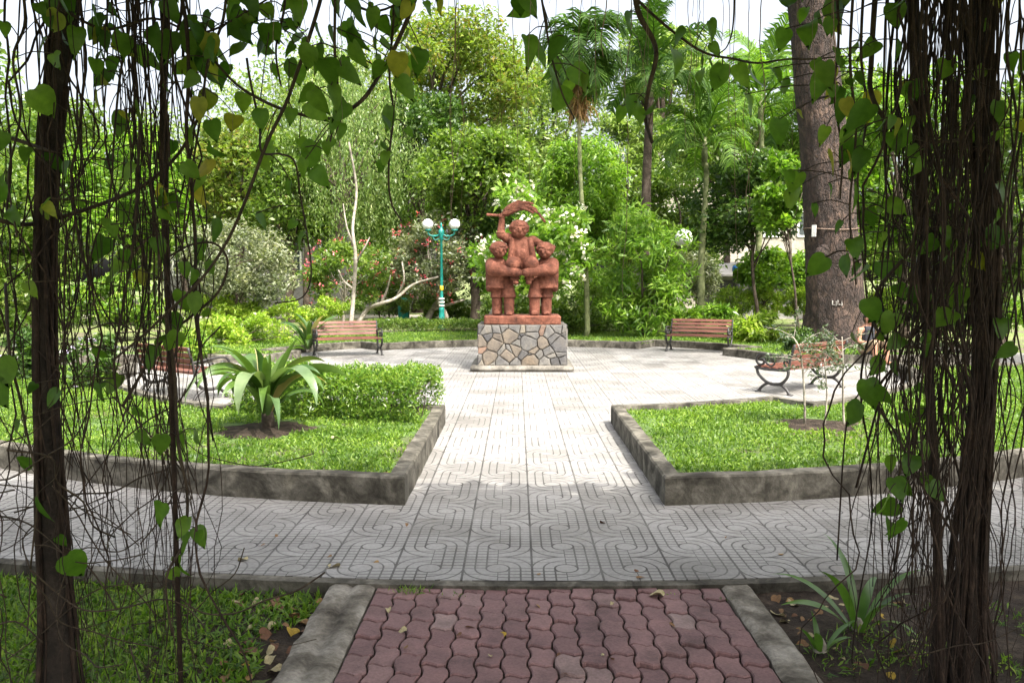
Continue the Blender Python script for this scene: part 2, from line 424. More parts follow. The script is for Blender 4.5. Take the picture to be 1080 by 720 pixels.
# ------------------------------------------------------------------ raised lawns inside the ring and their kerbs
def r_in(ph):
    base = 6.0 if abs(ph) < 90 else 5.15
    def pocket(c, hw, R):
        return R if abs(ph-c) < hw else None
    for c, hw, R in ((60, 29, 6.6), (-60, 29, 6.9), (134, 13, 6.1), (-127, 13, 6.0)):
        q = pocket(c, hw, R)
        if q: return q
    return base
def inner_pts(p0, p1, n=90):
    out = []; prev = None
    for ph in np.linspace(p0, p1, n):
        R = r_in(ph)
        if prev is not None and abs(prev-R) > .3: out.append(pol(prev, ph))
        out.append(pol(R, ph)); prev = R
    return out
def arc(R, p0, p1, n=70): return [pol(R, ph) for ph in np.linspace(p0, p1, n)]
dg = math.degrees
SPR, SPL = 1.1-CX, -.83-CX
RO = 9.55
front_right = inner_pts(dg(math.asin(SPR/6.0)), dg(math.acos(1/6.6)))+arc(RO, dg(math.acos(1/RO)), dg(math.asin(SPR/RO)))
front_left = inner_pts(dg(math.asin(SPL/6.0)), -dg(math.acos(1/6.9)))+arc(RO, -dg(math.acos(1/RO)), dg(math.asin(SPL/RO)))
rear = inner_pts(180-dg(math.acos(1/5.15)), 180)+inner_pts(-180, -(180-dg(math.acos(1/5.15))))[1:]+arc(RO, -(180-dg(math.acos(1/RO))), -180, 60)+arc(RO, 180, 180-dg(math.acos(1/RO)), 60)[1:]
def area2(P): return sum(P[i].x*P[(i+1) % len(P)].y-P[(i+1) % len(P)].x*P[i].y for i in range(len(P)))
def dedupe(P):
    out = []
    for p in P:
        if not out or (p-out[-1]).length > .02: out.append(p)
    if (out[0]-out[-1]).length < .02: out.pop()
    return out
def offset(P, d):
    n = len(P); out = []
    for i in range(n):
        a, b, c = P[i-1], P[i], P[(i+1) % n]
        n1 = Vector((-(b-a).y, (b-a).x, 0)).normalized(); n2 = Vector((-(c-b).y, (c-b).x, 0)).normalized()
        m_ = (n1+n2); m_ = m_/max(.35, m_.length_squared)*2 if m_.length > 1e-4 else n1
        out.append(b+m_*d)
    return out
def resample(P, step=.12):
    out = []
    for i in range(len(P)):
        a, b = P[i], P[(i+1) % len(P)]; k = max(1, int((b-a).length/step))
        for j in range(k): out.append(a+(b-a)*j/k)
    return out
def planter(P, lab, hgt, seed):
    P = dedupe(P)
    if area2(P) < 0: P = P[::-1]
    Q = resample(P); n = len(Q); I = offset(P, .13); I = resample(I) if False else None
    # inner edge offsets computed on the resampled ring
    Iq = offset(Q, .14)
    def hz(p): return hgt+.008*mnoise.noise(Vector((p.x*2.5, p.y*2.5, seed)))
    def wob(p, q, s): 
        k = .010*mnoise.noise(Vector((p.x*7, p.y*7, seed+s)))
        return p+(p-q).normalized()*k
    m_ = MB(); rows = [[], [], [], [], []]
    for p, q in zip(Q, Iq):
        o_ = wob(p, q, 0); i_ = wob(q, p, 5)
        d = (o_-i_).normalized()*.014
        rows[0].append((o_.x, o_.y, -.02)); rows[1].append((o_.x, o_.y, hz(p)-.014)); rows[2].append((o_.x-d.x, o_.y-d.y, hz(p)))
        rows[3].append((i_.x+d.x, i_.y+d.y, hz(q))); rows[4].append((i_.x, i_.y, -.02))
    vs = sum(rows, [])
    m_.add(vs, [(r*n+j, r*n+(j+1) % n, (r+1)*n+(j+1) % n, (r+1)*n+j) for r in range(4) for j in range(n)])
    tag(m_.build('planter_kerb', MAT['kerb']), lab, 'kerb')
    m_ = MB(); m_.add([(p.x, p.y, hgt-.055) for p in Iq], [tuple(range(n))])
    tag(m_.build('lawn', MAT['lawn']), kind='structure')
    return hgt-.055
ZF = planter(front_right, 'low mossy concrete kerb enclosing the lawn with the white stemmed sapling, right of the path', .215, 1)
planter(front_left, 'low mossy concrete kerb enclosing the lawn with the big strap-leaved plant, left of the path', .215, 4)
ZR = planter(rear, 'low stained concrete kerb curving around the planting behind the statue', .17, 7)
def in_bed(x, y, front=True):
    dx, dy = x-CX, y-CY; R = np.hypot(dx, dy); ph = np.degrees(np.arctan2(dx, -dy))
    ri = np.vectorize(r_in)(ph)
    ok = (R > ri+.12) & (R < RO-.12)
    if front: return ok & ((dx > SPR+.12) | (dx < SPL-.12)) & (dy < -1.15)
    return ok & (dy > 1.15)
SOILSPOTS = []
def grass(name, x0, x1, y0, y1, n, z, L, W, test=None, holes=(), mat='grass', clump=None):
    x = RNG.uniform(x0, x1, n); y = RNG.uniform(y0, y1, n)
    k = np.ones(n, bool)
    if test is not None: k &= test(x, y)
    for hx, hy, hr in holes:
        k &= np.hypot(x-hx, (y-hy)) > hr*(1+.25*np.sin(np.arctan2(y-hy, x-hx)*5+1))
    if clump:
        nz = np.array([mnoise.noise(Vector((a*1.7, b*1.7, 8)))+.5*mnoise.noise(Vector((a*5, b*5, 2))) for a, b in zip(x, y)])
        k &= (nz > -.42) | (RNG.uniform(size=n) < .3)
        ed_ = np.minimum(np.abs(x-CX-SPR), np.abs(x-CX-SPL)); k &= (ed_ > .2+.14*nz) | (RNG.uniform(size=n) < .12)
        L = L*(1+.45*np.clip(nz[k], -1, 1))[:, None]
    P = np.stack([x[k], y[k], np.full(k.sum(), z)], 1)
    V = leaf_quads(P, L, W, nb=(0, 0, .5), ab=(0, 0, 1), abw=.5, bend=.25)
    V[:, :, 2] = np.maximum(V[:, :, 2], z-.004)
    return tag(quad_mesh(name, V, MAT[mat]), kind='stuff')
SAP = gnd(862, 448, ZF)
BIG = gnd(282, 452, ZF)
grass('grass', 1.1, 9, 6.2, 14.5, 170000, ZF, .05, .015, in_bed, [(SAP.x, SAP.y, .42)], clump=True)
grass('grass', -9, -.8, 6.2, 14.5, 170000, ZF, .05, .015, in_bed, [(BIG.x, BIG.y-.05, .5)], clump=True)
grass('grass', -7, 8, 16.5, 25.2, 90000, ZR, .07, .02, lambda x, y: in_bed(x, y, False))
def near_left(x, y):
    d = np.hypot(x-CX, y-CY)
    nz = np.array([mnoise.noise(Vector((a*2.2, b*2.2, 5))) for a, b in zip(x, y)])
    ro = np.array([r_out(math.degrees(math.atan2(a-CX, CY-b))) for a, b in zip(x, y)])
    return (d > ro+.09) & (x < -1.25+.16*nz*2) & (nz > -.55+.0*x)
grass('grass', -4.2, -1.0, 2.2, 5.5, 42000, -.09, .065, .014, near_left)
def near_right(x, y):
    d = np.hypot(x-CX, y-CY)
    nz = np.array([mnoise.noise(Vector((a*2.0, b*2.0, 9))) for a, b in zip(x, y)])
    ro = np.array([r_out(math.degrees(math.atan2(a-CX, CY-b))) for a, b in zip(x, y)])
    return (d > ro+.09) & (x > 1.36) & ((nz > .15) | (x > 2.5)) & (y < 4.35)
grass('grass', 1.3, 5.0, 1.6, 5.5, 16000, -.07, .06, .010, near_right)
def tuft(px, py, n, L):
    p = gnd(px, py, BZ); V = leaf_quads(np.stack([RNG.normal(p.x, .05, n), RNG.normal(p.y, .02, n), np.full(n, BZ-.005)], 1), L, .006, ab=(0, 0, 1), abw=.5)
    return V
quad = np.concatenate([tuft(432, 624, 70, .05), tuft(480, 628, 16, .03), tuft(768, 632, 10, .03), tuft(700, 626, 8, .02)])
tag(quad_mesh('grass_tuft', quad, MAT['grass']), kind='stuff')
# dark bare earth around the planted specimens
def earth(p, r, z, seed):
    m_ = MB(); rings = 6; k = 40; vs = [(p.x, p.y, z+.018)]
    for i in range(1, rings+1):
        for j in range(k):
            g = 2*math.pi*j/k; rr = r*i/rings*(1+.2*mnoise.noise(Vector((math.cos(g)*2, math.sin(g)*2, seed))))
            h = .018*(1-(i/rings)**2)+.012*mnoise.noise(Vector((rr*math.cos(g)*9, rr*math.sin(g)*9, seed)))
            vs.append((p.x+rr*math.cos(g), p.y+rr*math.sin(g), z+h-(.012 if i == rings else 0)))
    fs = [(0, 1+j, 1+(j+1) % k) for j in range(k)]+[(1+(i-1)*k+j, 1+i*k+j, 1+i*k+(j+1) % k, 1+(i-1)*k+(j+1) % k) for i in range(1, rings) for j in range(k)]
    m_.add(vs, fs); return tag(m_.build('soil', MAT['soil'], smooth=True), kind='structure')
earth(SAP, .45, ZF, 2); earth(Vector((BIG.x, BIG.y-.05, 0)), .55, ZF, 6)
# pale walk seen far behind the planting
patch('far_path', [(-40, 37.5), (40, 37.5), (40, 41), (-40, 41)], -.085, MAT['farpath'])
# ------------------------------------------------------------------ sculpted bodies: rounded primitives fused into one skin
class Clay:
    def __init__(s): s.bm = bmesh.new()
    def ball(s, c, r, n=2):
        rr = r if hasattr(r, '__len__') else (r, r, r)
        M = Matrix.Translation(Vector(c)) @ Matrix.Diagonal((*rr, 1))
        bmesh.ops.create_icosphere(s.bm, subdivisions=n+1, radius=1, matrix=M)
    def limb(s, a, b, ra, rb, n=14):
        a = Vector(a); b = Vector(b); m_ = MB(); m_.tube([a, b], [ra, rb], n)
        vs = [s.bm.verts.new(p) for p in m_.v]
        for f in m_.f: s.bm.faces.new([vs[i] for i in f])
        s.ball(a, ra); s.ball(b, rb)
    def cone(s, c0, c1, r0, r1, sy=1, n=20):          # flared garment, elliptical section
        m_ = MB(); m_.tube([c0, c1], [r0, r1], n); cy = (Vector(c0).y+Vector(c1).y)/2
        vs = [s.bm.verts.new((p[0], cy+(p[1]-cy)*sy, p[2])) for p in m_.v]
        for f in m_.f: s.bm.faces.new([vs[i] for i in f])
    def build(s, name, mat, parent, voxel=.012, sm=3):
        bmesh.ops.recalc_face_normals(s.bm, faces=s.bm.faces)
        me = bpy.data.meshes.new(name+'_raw'); s.bm.to_mesh(me); s.bm.free()
        o = bpy.data.objects.new(name+'_raw', me); C.objects.link(o)
        r = o.modifiers.new('r', 'REMESH'); r.mode = 'VOXEL'; r.voxel_size = voxel
        k = o.modifiers.new('s', 'SMOOTH'); k.factor = .5; k.iterations = sm
        dgp = bpy.context.evaluated_depsgraph_get(); dgp.update()
        out = bpy.data.meshes.new_from_object(o.evaluated_get(dgp)); out.name = name
        bpy.data.objects.remove(o); bpy.data.meshes.remove(me)
        return link_mesh(name, out, mat, parent, True)

MAT['clay'] = rough_mat('red_terracotta', [(.32, (.055, .021, .014)), (.5, (.14, .050, .030)), (.7, (.245, .10, .066))], 3.8, 10, .85, .9, .03, 'obj', .6, fine=26)
PY0 = 15.0                                             # front of the base slab
ST = Vector((.10, PY0+.83, 0))
stat = empty('statue', (ST.x, ST.y-.08, 1.0), 0, 'red terracotta statue of two standing children carrying a third who waves a reed plume', 'statue')
def face(cl, c, r, tilt=0.0, yaw=0.0):
    R = Matrix.Rotation(yaw, 3, 'Z') @ Matrix.Rotation(tilt, 3, 'X'); c = Vector(c)
    P = lambda x, y, z: c+R @ Vector((x*r, y*r, z*r))
    cl.ball(c, (r*.92, r*.95, r*1.0))
    cl.ball(P(0, -.55, -.42), (r*.55, r*.42, r*.42))          # jaw
    cl.ball(P(0, -1.04, -.08), (r*.17, r*.22, r*.26))           # nose
    cl.ball(P(0, -.9, .2), (r*.62, r*.14, r*.09))              # brow
    for s_ in (-1, 1):
        cl.ball(P(s_*.36, -.88, .02), (r*.17, r*.1, r*.08))   # lids
        cl.ball(P(s_*.5, -.7, -.2), (r*.24, r*.22, r*.2))     # cheeks
        cl.ball(P(s_*.95, 0, -.05), (r*.14, r*.24, r*.3))     # ears
    cl.ball(P(0, -.93, -.42), (r*.26, r*.1, r*.05)); cl.ball(P(0, -.9, -.52), (r*.2, r*.1, r*.06))
    # bowl-cut hair with a flared rim
    cl.ball(P(0, .14, .34), (r*1.06, r*1.05, r*.74))
    for a in range(-75, 256, 15):
        g = rad(a); 
        cl.ball(P(1.0*math.cos(g), .14+.95*math.sin(g), .30-.34*max(0, math.sin(g)+.35)), (r*.19, r*.19, r*.24), 1)
    cl.ball(P(0, -.66, .5), (r*.66, r*.32, r*.15))
def bearer(s, X, legs, head, hx):
    """s=-1 the left bearer, +1 the right one"""
    cl = Clay()
    face(cl, (head[0], -.11, head[1]+.01), .155, .12, -s*.28)
    cl.limb((head[0], -.02, head[1]-.1), (X+s*.0, 0, 1.0), .075, .09)
    sh = Vector((X+s*.07, .0, .985))
    cl.ball((X+s*.02, .02, .90), (.195, .165, .17)); cl.limb((X+s*.01, .02, .92), (X+.0*s, .02, .68), .178, .17)
    # tunic with flared hem
    cl.cone((X, .02, .76), (X+s*.01, .02, .505), .17, .225, .85)
    # near arm: shoulder - elbow - hand, carrying in front
    el = Vector((X+s*.11, -.20, .86)); hd = Vector((hx, -.36, .795))
    cl.limb(sh+Vector((s*.06, -.02, -.03)), el, .125, .13); cl.limb(el, hd, .13, .075)
    cl.limb((X+s*.15, .0, .84), (X+s*.175, .03, .50), .10, .07); cl.ball((X+s*.17, .0, .52), (.07, .15, .05))
    cl.ball(hd, (.062, .055, .055))
    for k in range(4): cl.limb(hd+Vector((-s*.02, -.03, .04-.024*k)), hd+Vector((-s*.062, -.02, .034-.024*k)), .016, .013, 8)
    cl.limb(hd+Vector((s*.01, -.04, .03)), hd+Vector((-s*.03, -.06, .045)), .016, .012, 8)
    cl.ball((hx+s*.09, -.34, .80), (.03, .085, .085))        # cuff
    # far arm passes behind the seated child
    cl.limb((X-s*.10, .05, .97), (X-s*.26, .13, .86), .07, .06); cl.limb((X-s*.26, .13, .86), (X-s*.38, .05, .80), .06, .05)
    for i, lx in enumerate(legs):
        y = -.05 if i == 0 else .07
        cl.limb((X+(lx-X)*.75, .02, .62), (lx, y, .40), .125, .12)
        cl.cone((lx, y, .48), (lx, y, .335), .10, .14, 1)   # trouser cuff
        cl.limb((lx, y, .40), (lx, y, .05), .108, .10)
        cl.ball((lx, y-.07, .035), (.072, .135, .05)); cl.ball((lx, y+.01, .05), (.065, .08, .06))
        for t in range(4): cl.ball((lx-.045+.03*t, y-.185, .028), (.017, .025, .02), 1)
    # lapels
    for q in (-1, 1): cl.limb((X+q*.05, -.125, .98), (X+q*.012, -.15, .72), .02, .014, 8)
    return cl.build('standing_figure', MAT['clay'], stat, .0105, 2)
bearer(-1, -.44, (-.245, -.47), (-.43, 1.205), -.075)
bearer(1, .44, (.235, .46), (.425, 1.19), .06)
cl = Clay()
face(cl, (-.055, -.06, 1.60), .168, .1, .1)
cl.limb((-.05, .0, 1.5), (-.03, .02, 1.38), .07, .09)
cl.ball((-.02, .03, 1.33), (.275, .15, .15)); cl.limb((-.09, .03, 1.30), (-.06, .0, 1.02), .17, .18); cl.limb((.06, .03, 1.30), (.06, .0, 1.02), .17, .18)
cl.ball((0, -.10, 1.10), (.15, .13, .15)); cl.ball((-.085, -.07, 1.30), (.075, .06, .05)); cl.ball((.06, -.07, 1.30), (.075, .06, .05))
for s_ in (-1, 1):                                             # open vest
    cl.limb((s_*.17-.02, -.11, 1.40), (s_*.215, -.15, 1.04), .05, .06); cl.ball((s_*.18, -.05, 1.03), (.06, .11, .05))
    cl.limb((s_*.09, .0, .98), (s_*.18, -.27, .955), .14, .132)          # thighs
    cl.limb((s_*.175, -.27, .955), (s_*.13, -.19, .69), .10, .07)
    cl.ball((s_*.12, -.25, .61), (.06, .12, .042)); cl.cone((s_*.135, -.2, .74), (s_*.13, -.19, .665), .075, .1); cl.ball((s_*.12, -.18, .64), (.05, .06, .06))
cl.ball((0, -.05, .93), (.17, .14, .1))
cl.limb((-.21, .0, 1.40), (-.40, -.04, 1.50), .088, .082); cl.limb((-.40, -.04, 1.50), (-.375, -.06, 1.80), .08, .055)
cl.ball((-.375, -.06, 1.845), (.06, .06, .058))
for k in range(4): cl.limb((-.42+.027*k, -.115, 1.83), (-.42+.027*k, -.10, 1.88), .016, .014, 8)
cl.ball((-.27, -.01, 1.44), (.115, .1, .1)); cl.ball((-.40, -.045, 1.54), (.095, .088, .03))
cl.limb((.19, .02, 1.40), (.36, .10, 1.32), .088, .075); cl.limb((.36, .10, 1.32), (.54, .05, 1.29), .07, .055); cl.ball((.575, .0, 1.27), (.06, .06, .045))
cl.build('seated_figure', MAT['clay'], stat, .0105, 2)
cl = Clay()
path = catmull([(-.645, -.06, 1.87), (-.375, -.06, 1.865), (-.25, -.06, 1.95), (-.08, -.06, 2.03), (.1, -.06, 2.02), (.27, -.06, 1.93), (.42, -.06, 1.745)], 5)
rr = [.03, .027, .026, .026, .027, .03]+[.05, .064, .076, .084, .09, .094, .097, .098, .098, .096, .093, .09, .085, .078, .07, .06, .048, .036, .024]
for i in range(len(path)-1): cl.limb(path[i], path[i+1], rr[min(i, len(rr)-1)], rr[min(i+1, len(rr)-1)], 10)
for k in range(7):                                             # carved strands
    a0 = 6+k*2.2
    for q in (-1, 1):
        i0 = min(int(a0), len(path)-8); o0 = Vector((0, -.075, .028*q*(k % 3)))
        for t in range(6): cl.limb(path[i0+t]+o0+Vector((0, 0, q*.005*t)), path[i0+t+1]+o0+Vector((0, 0, q*.005*(t+1))), .024, .018, 8)
cl.build('reed_plume', MAT['clay'], stat, .011, 2)
def rough_box(size, seg, amp, seed, bev=.02):
    bm = bmesh.new(); bmesh.ops.create_cube(bm, size=1, matrix=Matrix.Diagonal((*size, 1)))
    bmesh.ops.bevel(bm, geom=bm.edges[:], offset=bev, segments=2, affect='EDGES')
    bmesh.ops.subdivide_edges(bm, edges=[e for e in bm.edges if e.calc_length() > .1], cuts=seg, use_grid_fill=True)
    for v in bm.verts: v.co += Vector([mnoise.noise(v.co*5+Vector((seed, k*9, 0)))*amp for k in range(3)])
    me = bpy.data.meshes.new('box'); bm.to_mesh(me); bm.free(); return me
o = link_mesh('plinth', rough_box((1.42, .98, .165), 8, .016, 3, .012), MAT['clay'], stat, True); o.location = (0, 0.0, -.082)

# ------------------------------------------------------------------ rubble stone pedestal
def stone_mat():
    m, nt, b = new_mat('rubble_stone'); co = coord(nt, 'obj')
    col = ramp(nt, island(nt), [(0, (.055, .053, .052)), (.2, (.08, .077, .075)), (.38, (.11, .105, .098)), (.56, (.13, .122, .108)), (.74, (.12, .099, .076)), (.88, (.165, .145, .115)), (.96, (.165, .105, .075))], 'CONSTANT')
    n1 = noise(nt, co, 4, 7, .65, dist=.5); n2 = noise(nt, co, 30, 5, .7)
    col = mix(nt, 1.0, col, ramp(nt, n1, [(.3, (.62, .62, .65)), (.5, (1, 1, 1)), (.72, (1.35, 1.25, 1.1))]), 'MULTIPLY')
    col = mix(nt, 1.0, col, ramp(nt, n2, [(.3, (.72, .72, .72)), (.7, (1.2, 1.2, 1.2))]), 'MULTIPLY')
    nt.links.new(col, b.inputs['Base Color']); b.inputs['Roughness'].default_value = .75
    bump(nt, b, mth(nt, 'ADD', n1, mth(nt, 'MULTIPLY', n2, .5)), .7, .02); return m
MAT['stone'] = stone_mat()
MAT['mortar'] = rough_mat('mortar', [(.3, (.035, .032, .028)), (.7, (.12, .11, .09))], 8, 5, .95, .5, .01)
ped = empty('stone_pedestal', (ST.x, ST.y, 0), 0, 'irregular grey and tan rubble stone pedestal on a low slab under the red statue', 'pedestal')
PW, PD, PZ0, PZ1 = 1.62, 1.36, .10, .845
mb = MB(); mb.box((0, 0, (PZ0+PZ1)/2), (PW-.05, PD-.05, PZ1-PZ0-.004)); mb.build('mortar_core', MAT['mortar'], ped)
def clip(poly, n, d):
    out = []
    for i in range(len(poly)):
        a, b = poly[i], poly[(i+1) % len(poly)]; da = a[0]*n[0]+a[1]*n[1]-d; db = b[0]*n[0]+b[1]*n[1]-d
        if da <= 0: out.append(a)
        if da*db < 0:
            t = da/(da-db); out.append((a[0]+(b[0]-a[0])*t, a[1]+(b[1]-a[1])*t))
    return out
mb = MB()
def stone_face(w_, h_, xf, seed):
    rg = np.random.default_rng(seed); pts = []
    tries = 0
    while len(pts) < int(w_*h_*40) and tries < 4000:
        tries += 1; p = rg.uniform((-w_/2, 0), (w_/2, h_))
        if all(math.hypot((p[0]-q[0])*(.75 if rg.random() < .5 else 1.2), (p[1]-q[1])*1.1) > rg.uniform(.06, .20) for q in pts): pts.append(p)
    wt = rg.uniform(-.0062, .0062, len(pts))
    for i, p in enumerate(pts):
        poly = [(-w_/2, 0), (w_/2, 0), (w_/2, h_), (-w_/2, h_)]
        for j, q in enumerate(pts):
            if i == j: continue
            n_ = (q[0]-p[0], q[1]-p[1]); d_ = (q[0]**2+q[1]**2-p[0]**2-p[1]**2)/2+(wt[i]-wt[j])
            poly = clip(poly, n_, d_)
            if len(poly) < 3: break
        if len(poly) < 3: continue
        # roughen the outline, then inset for the joint
        dense = []
        for k in range(len(poly)):
            a, b = poly[k], poly[(k+1) % len(poly)]; L = math.hypot(b[0]-a[0], b[1]-a[1]); m_ = max(1, int(L/.045))
            for t in range(m_): dense.append((a[0]+(b[0]-a[0])*t/m_, a[1]+(b[1]-a[1])*t/m_))
        cx_ = sum(a[0] for a in dense)/len(dense); cy_ = sum(a[1] for a in dense)/len(dense)
        def ins(a, g):
            dx, dy = a[0]-cx_, a[1]-cy_; L = math.hypot(dx, dy)+1e-6; j = 1+.05*mnoise.noise(Vector((a[0]*13, a[1]*13, seed)))
            return (cx_+dx*(1-g/L)*j, cy_+dy*(1-g/L)*j)
        o1 = [ins(a, .007) for a in dense]; o2 = [ins(a, .013) for a in dense]; o3 = [ins(a, .035) if math.hypot(a[0]-cx_, a[1]-cy_) > .08 else ins(a, .02) for a in dense]
        cl_ = lambda a: (min(w_/2-.004, max(-w_/2+.004, a[0])), min(h_-.004, max(.004, a[1])))
        o1, o2, o3 = [[cl_(a) for a in q] for q in (o1, o2, o3)]
        pr = rg.uniform(.0, .02); tx, ty = rg.uniform(-.06, .06, 2)
        k = len(dense); vs = []
        for ring, dep in ((o1, -.045), (o1, .006+pr*.4), (o2, .014+pr), (o3, .018+pr)):
            for a in ring: vs.append(xf(a[0], dep+((a[0]-cx_)*tx+(a[1]-cy_)*ty if dep > 0 else 0)+(.004*mnoise.noise(Vector((a[0]*25, a[1]*25, 1))) if dep > 0 else 0), a[1]))
        fs = [(r*k+j, r*k+(j+1) % k, (r+1)*k+(j+1) % k, (r+1)*k+j) for r in range(3) for j in range(k)]+[tuple(3*k+j for j in range(k))]
        mb.add(vs, fs)
hh = PZ1-PZ0
stone_face(PW, hh, lambda u, d, v: (u, -PD/2-d+.02, PZ0+v), 5)
stone_face(PW, hh, lambda u, d, v: (-u, PD/2+d-.02, PZ0+v), 6)
stone_face(PD, hh, lambda u, d, v: (PW/2+d-.02, u, PZ0+v), 8)
stone_face(PD, hh, lambda u, d, v: (-PW/2-d+.02, -u, PZ0+v), 9)
mb.build('stone_cladding', MAT['stone'], ped)
o = link_mesh('base_slab', rough_box((1.88, 1.64, .11), 8, .008, 6), MAT['edging'], ped, True); o.location = (0, 0, .05)
MAT['slab'] = rough_mat('slab_concrete', [(.34, (.06, .055, .045)), (.55, (.16, .147, .125)), (.72, (.24, .225, .195))], 4, 9)
o.data.materials[0] = MAT['slab']

# ------------------------------------------------------------------ park benches: scrolled iron ends, timber slats
def wood_mat():
    m, nt, b = new_mat('bench_timber'); co = coord(nt, 'obj')
    mp = nt.nodes.new('ShaderNodeMapping'); mp.inputs['Scale'].default_value = (1.2, 30, 30); nt.links.new(co, mp.inputs[0])
    g = noise(nt, mp.outputs[0], 2.2, 6, .6); r_ = island(nt)
    base = ramp(nt, objrand(nt), [(0, (.10, .036, .024)), (1, (.145, .05, .032))])
    col = mix(nt, 1.0, base, ramp(nt, g, [(.3, (.55, .5, .48)), (.5, (1, 1, 1)), (.72, (1.6, 1.65, 1.7))]), 'MULTIPLY')
    col = mix(nt, 1.0, col, ramp(nt, r_, [(0, (.8, .8, .8)), (1, (1.15, 1.15, 1.15))]), 'MULTIPLY')
    nt.links.new(col, b.inputs['Base Color']); b.inputs['Roughness'].default_value = .5
    bump(nt, b, g, .3, .004); return m
MAT['wood'] = wood_mat()
def spiral(c, r0, r1, a0, turns, n=16):     # in the y-z plane
    return [(0, c[0]+(r0+(r1-r0)*k/n)*math.cos(a0+turns*2*math.pi*k/n), c[1]+(r0+(r1-r0)*k/n)*math.sin(a0+turns*2*math.pi*k/n)) for k in range(n+1)]
def make_bench():
    root = empty('park_bench')
    SX = .705
    for s_ in (-1, 1):
        m_ = MB(); X = s_*SX
        def t(pts, r=.024, per=5, n=6):
            pts = catmull([(X, p[0], p[1]) for p in pts], per); m_.tube(pts, r, n)
        # front is -y
        t([(-.30, .355), (-.26, .26), (-.13, .165), (0, .14), (.13, .165), (.22, .26), (.24, .36)])      # upper curve
        t([(-.27, .0), (-.20, .09), (-.1, .145), (0, .14)], .022); t([(.27, .0), (.2, .09), (.1, .145), (0, .14)], .022)
        t([(-.33, .37), (-.1, .35), (.24, .36)], .021)                                                  # seat rail
        t([(.235, .34), (.26, .5), (.33, .74)], .021)                                                    # back post
        # scrolled armrest
        t([(.275, .53), (.1, .55), (-.1, .575), (-.25, .565), (-.31, .49), (-.27, .42), (-.20, .42), (-.17, .47), (-.21, .51), (-.24, .48)], .018)
        t([(-.17, .47), (-.10, .42), (-.05, .40), (0, .44), (.0, .49), (-.04, .50), (-.05, .46)], .014)
        t([(.24, .38), (.19, .42), (.16, .47), (.2, .50), (.22, .46)], .014)
        m_.box((X, -.27, .008), (.06, .07, .016)); m_.box((X, .27, .008), (.06, .07, .016))
        m_.build('end_frame', MAT['iron'], root, True)
    m_ = MB()
    for k in range(5): m_.box((0, -.28+.125*k, .382-.016*math.sin(math.pi*k/4)), (1.37, .085, .028))
    m_.build('seat', MAT['wood'], root)
    m_ = MB()
    for k in range(4):
        z = .465+.082*k; y = .248+(z-.5)*.25
        m_.box((0, y-.006, z), (1.37, .026, .056), M=Matrix.Rotation(-.26, 3, 'X'))
    m_.build('backrest', MAT['wood'], root)
    return root
bench = make_bench()
def place(o, loc, fx, fy, lab):
    o.location = loc; o.rotation_euler = (0, 0, math.atan2(fx, -fy)); tag(o, lab, 'bench', 'slatted park benches around the plaza')
bp = pol(5.28, 53.5)
place(bench, (4.32, 12.62, 0), -.63, .78, 'slatted bench behind the sapling at the right, its scrolled iron arm towards the path')
b2 = copy_tree(bench); place(b2, (-4.85, 12.0, 0), .60, .80, 'slatted bench seen from behind at the left beside the big strap-leaved plant')
p = gnd(366, 375); b3 = copy_tree(bench); place(b3, (p.x, p.y+.1, 0), .36, -.93, 'worn slatted bench left of the statue, facing the plaza')
p = gnd(738, 371); b4 = copy_tree(bench); place(b4, (p.x, p.y+.1, 0), -.40, -.92, 'bright red-brown slatted bench right of the statue, before the lime green bushes')

# ------------------------------------------------------------------ street lamp with two globes
p = at(466, 343, 29.5)
lamp = empty('street_lamp', (p.x, p.y, -.09), 0, 'teal lamp post with two white globes and a yellow band, left of the statue', 'street lamp')
LH = at(466, 243, 29.5).z+.09
mb = MB()
mb.lathe([(.15, 0), (.15, .10), (.11, .16), (.10, .5), (.085, .62), (.10, .66), (.10, .72), (.06, .80), (.05, 1.3), (.042, LH-.35), (.07, LH-.32), (.07, LH-.2), (.10, LH-.12), (.10, LH), (.05, LH+.05), (.03, LH+.15), (.045, LH+.19), (.01, LH+.27)], n=16)
mb.build('post', MAT['teal'], lamp, True)
mb = MB(); mb.lathe([(.055, 1.36), (.068, 1.37), (.068, 1.52), (.055, 1.53)], n=16); mb.build('yellow_band', MAT['yellow'], lamp, True)
mb = MB()
for z in (.80, .92, 1.04): mb.lathe([(.09, z), (.10, z+.01), (.10, z+.045), (.09, z+.055)], n=16)
mb.build('white_ring', MAT['whitepaint'], lamp, True)
for s_ in (-1, 1):
    mb = MB(); mb.tube(catmull([(0, 0, LH-.1), (s_*.2, 0, LH-.2), (s_*.42, 0, LH-.15), (s_*.47, 0, LH-.02)], 6), .028, 8)
    mb.tube(catmull([(s_*.05, 0, LH-.28), (s_*.22, 0, LH-.33), (s_*.3, 0, LH-.2), (s_*.2, 0, LH-.16)], 5), .016, 6)
    mb.lathe([(.05, LH-.04), (.11, LH-.01), (.12, LH+.03)], (s_*.47, 0, 0), 14)
    a = mb.build('arm', MAT['teal'], lamp, True)
    mb = MB(); mb.lathe([(.19*math.sin(t)+.002, LH+.21-.19*math.cos(t)) for t in np.linspace(.35, math.pi, 14)], (s_*.47, 0, 0), 20)
    mb.build('globe', MAT['white'], lamp, True)
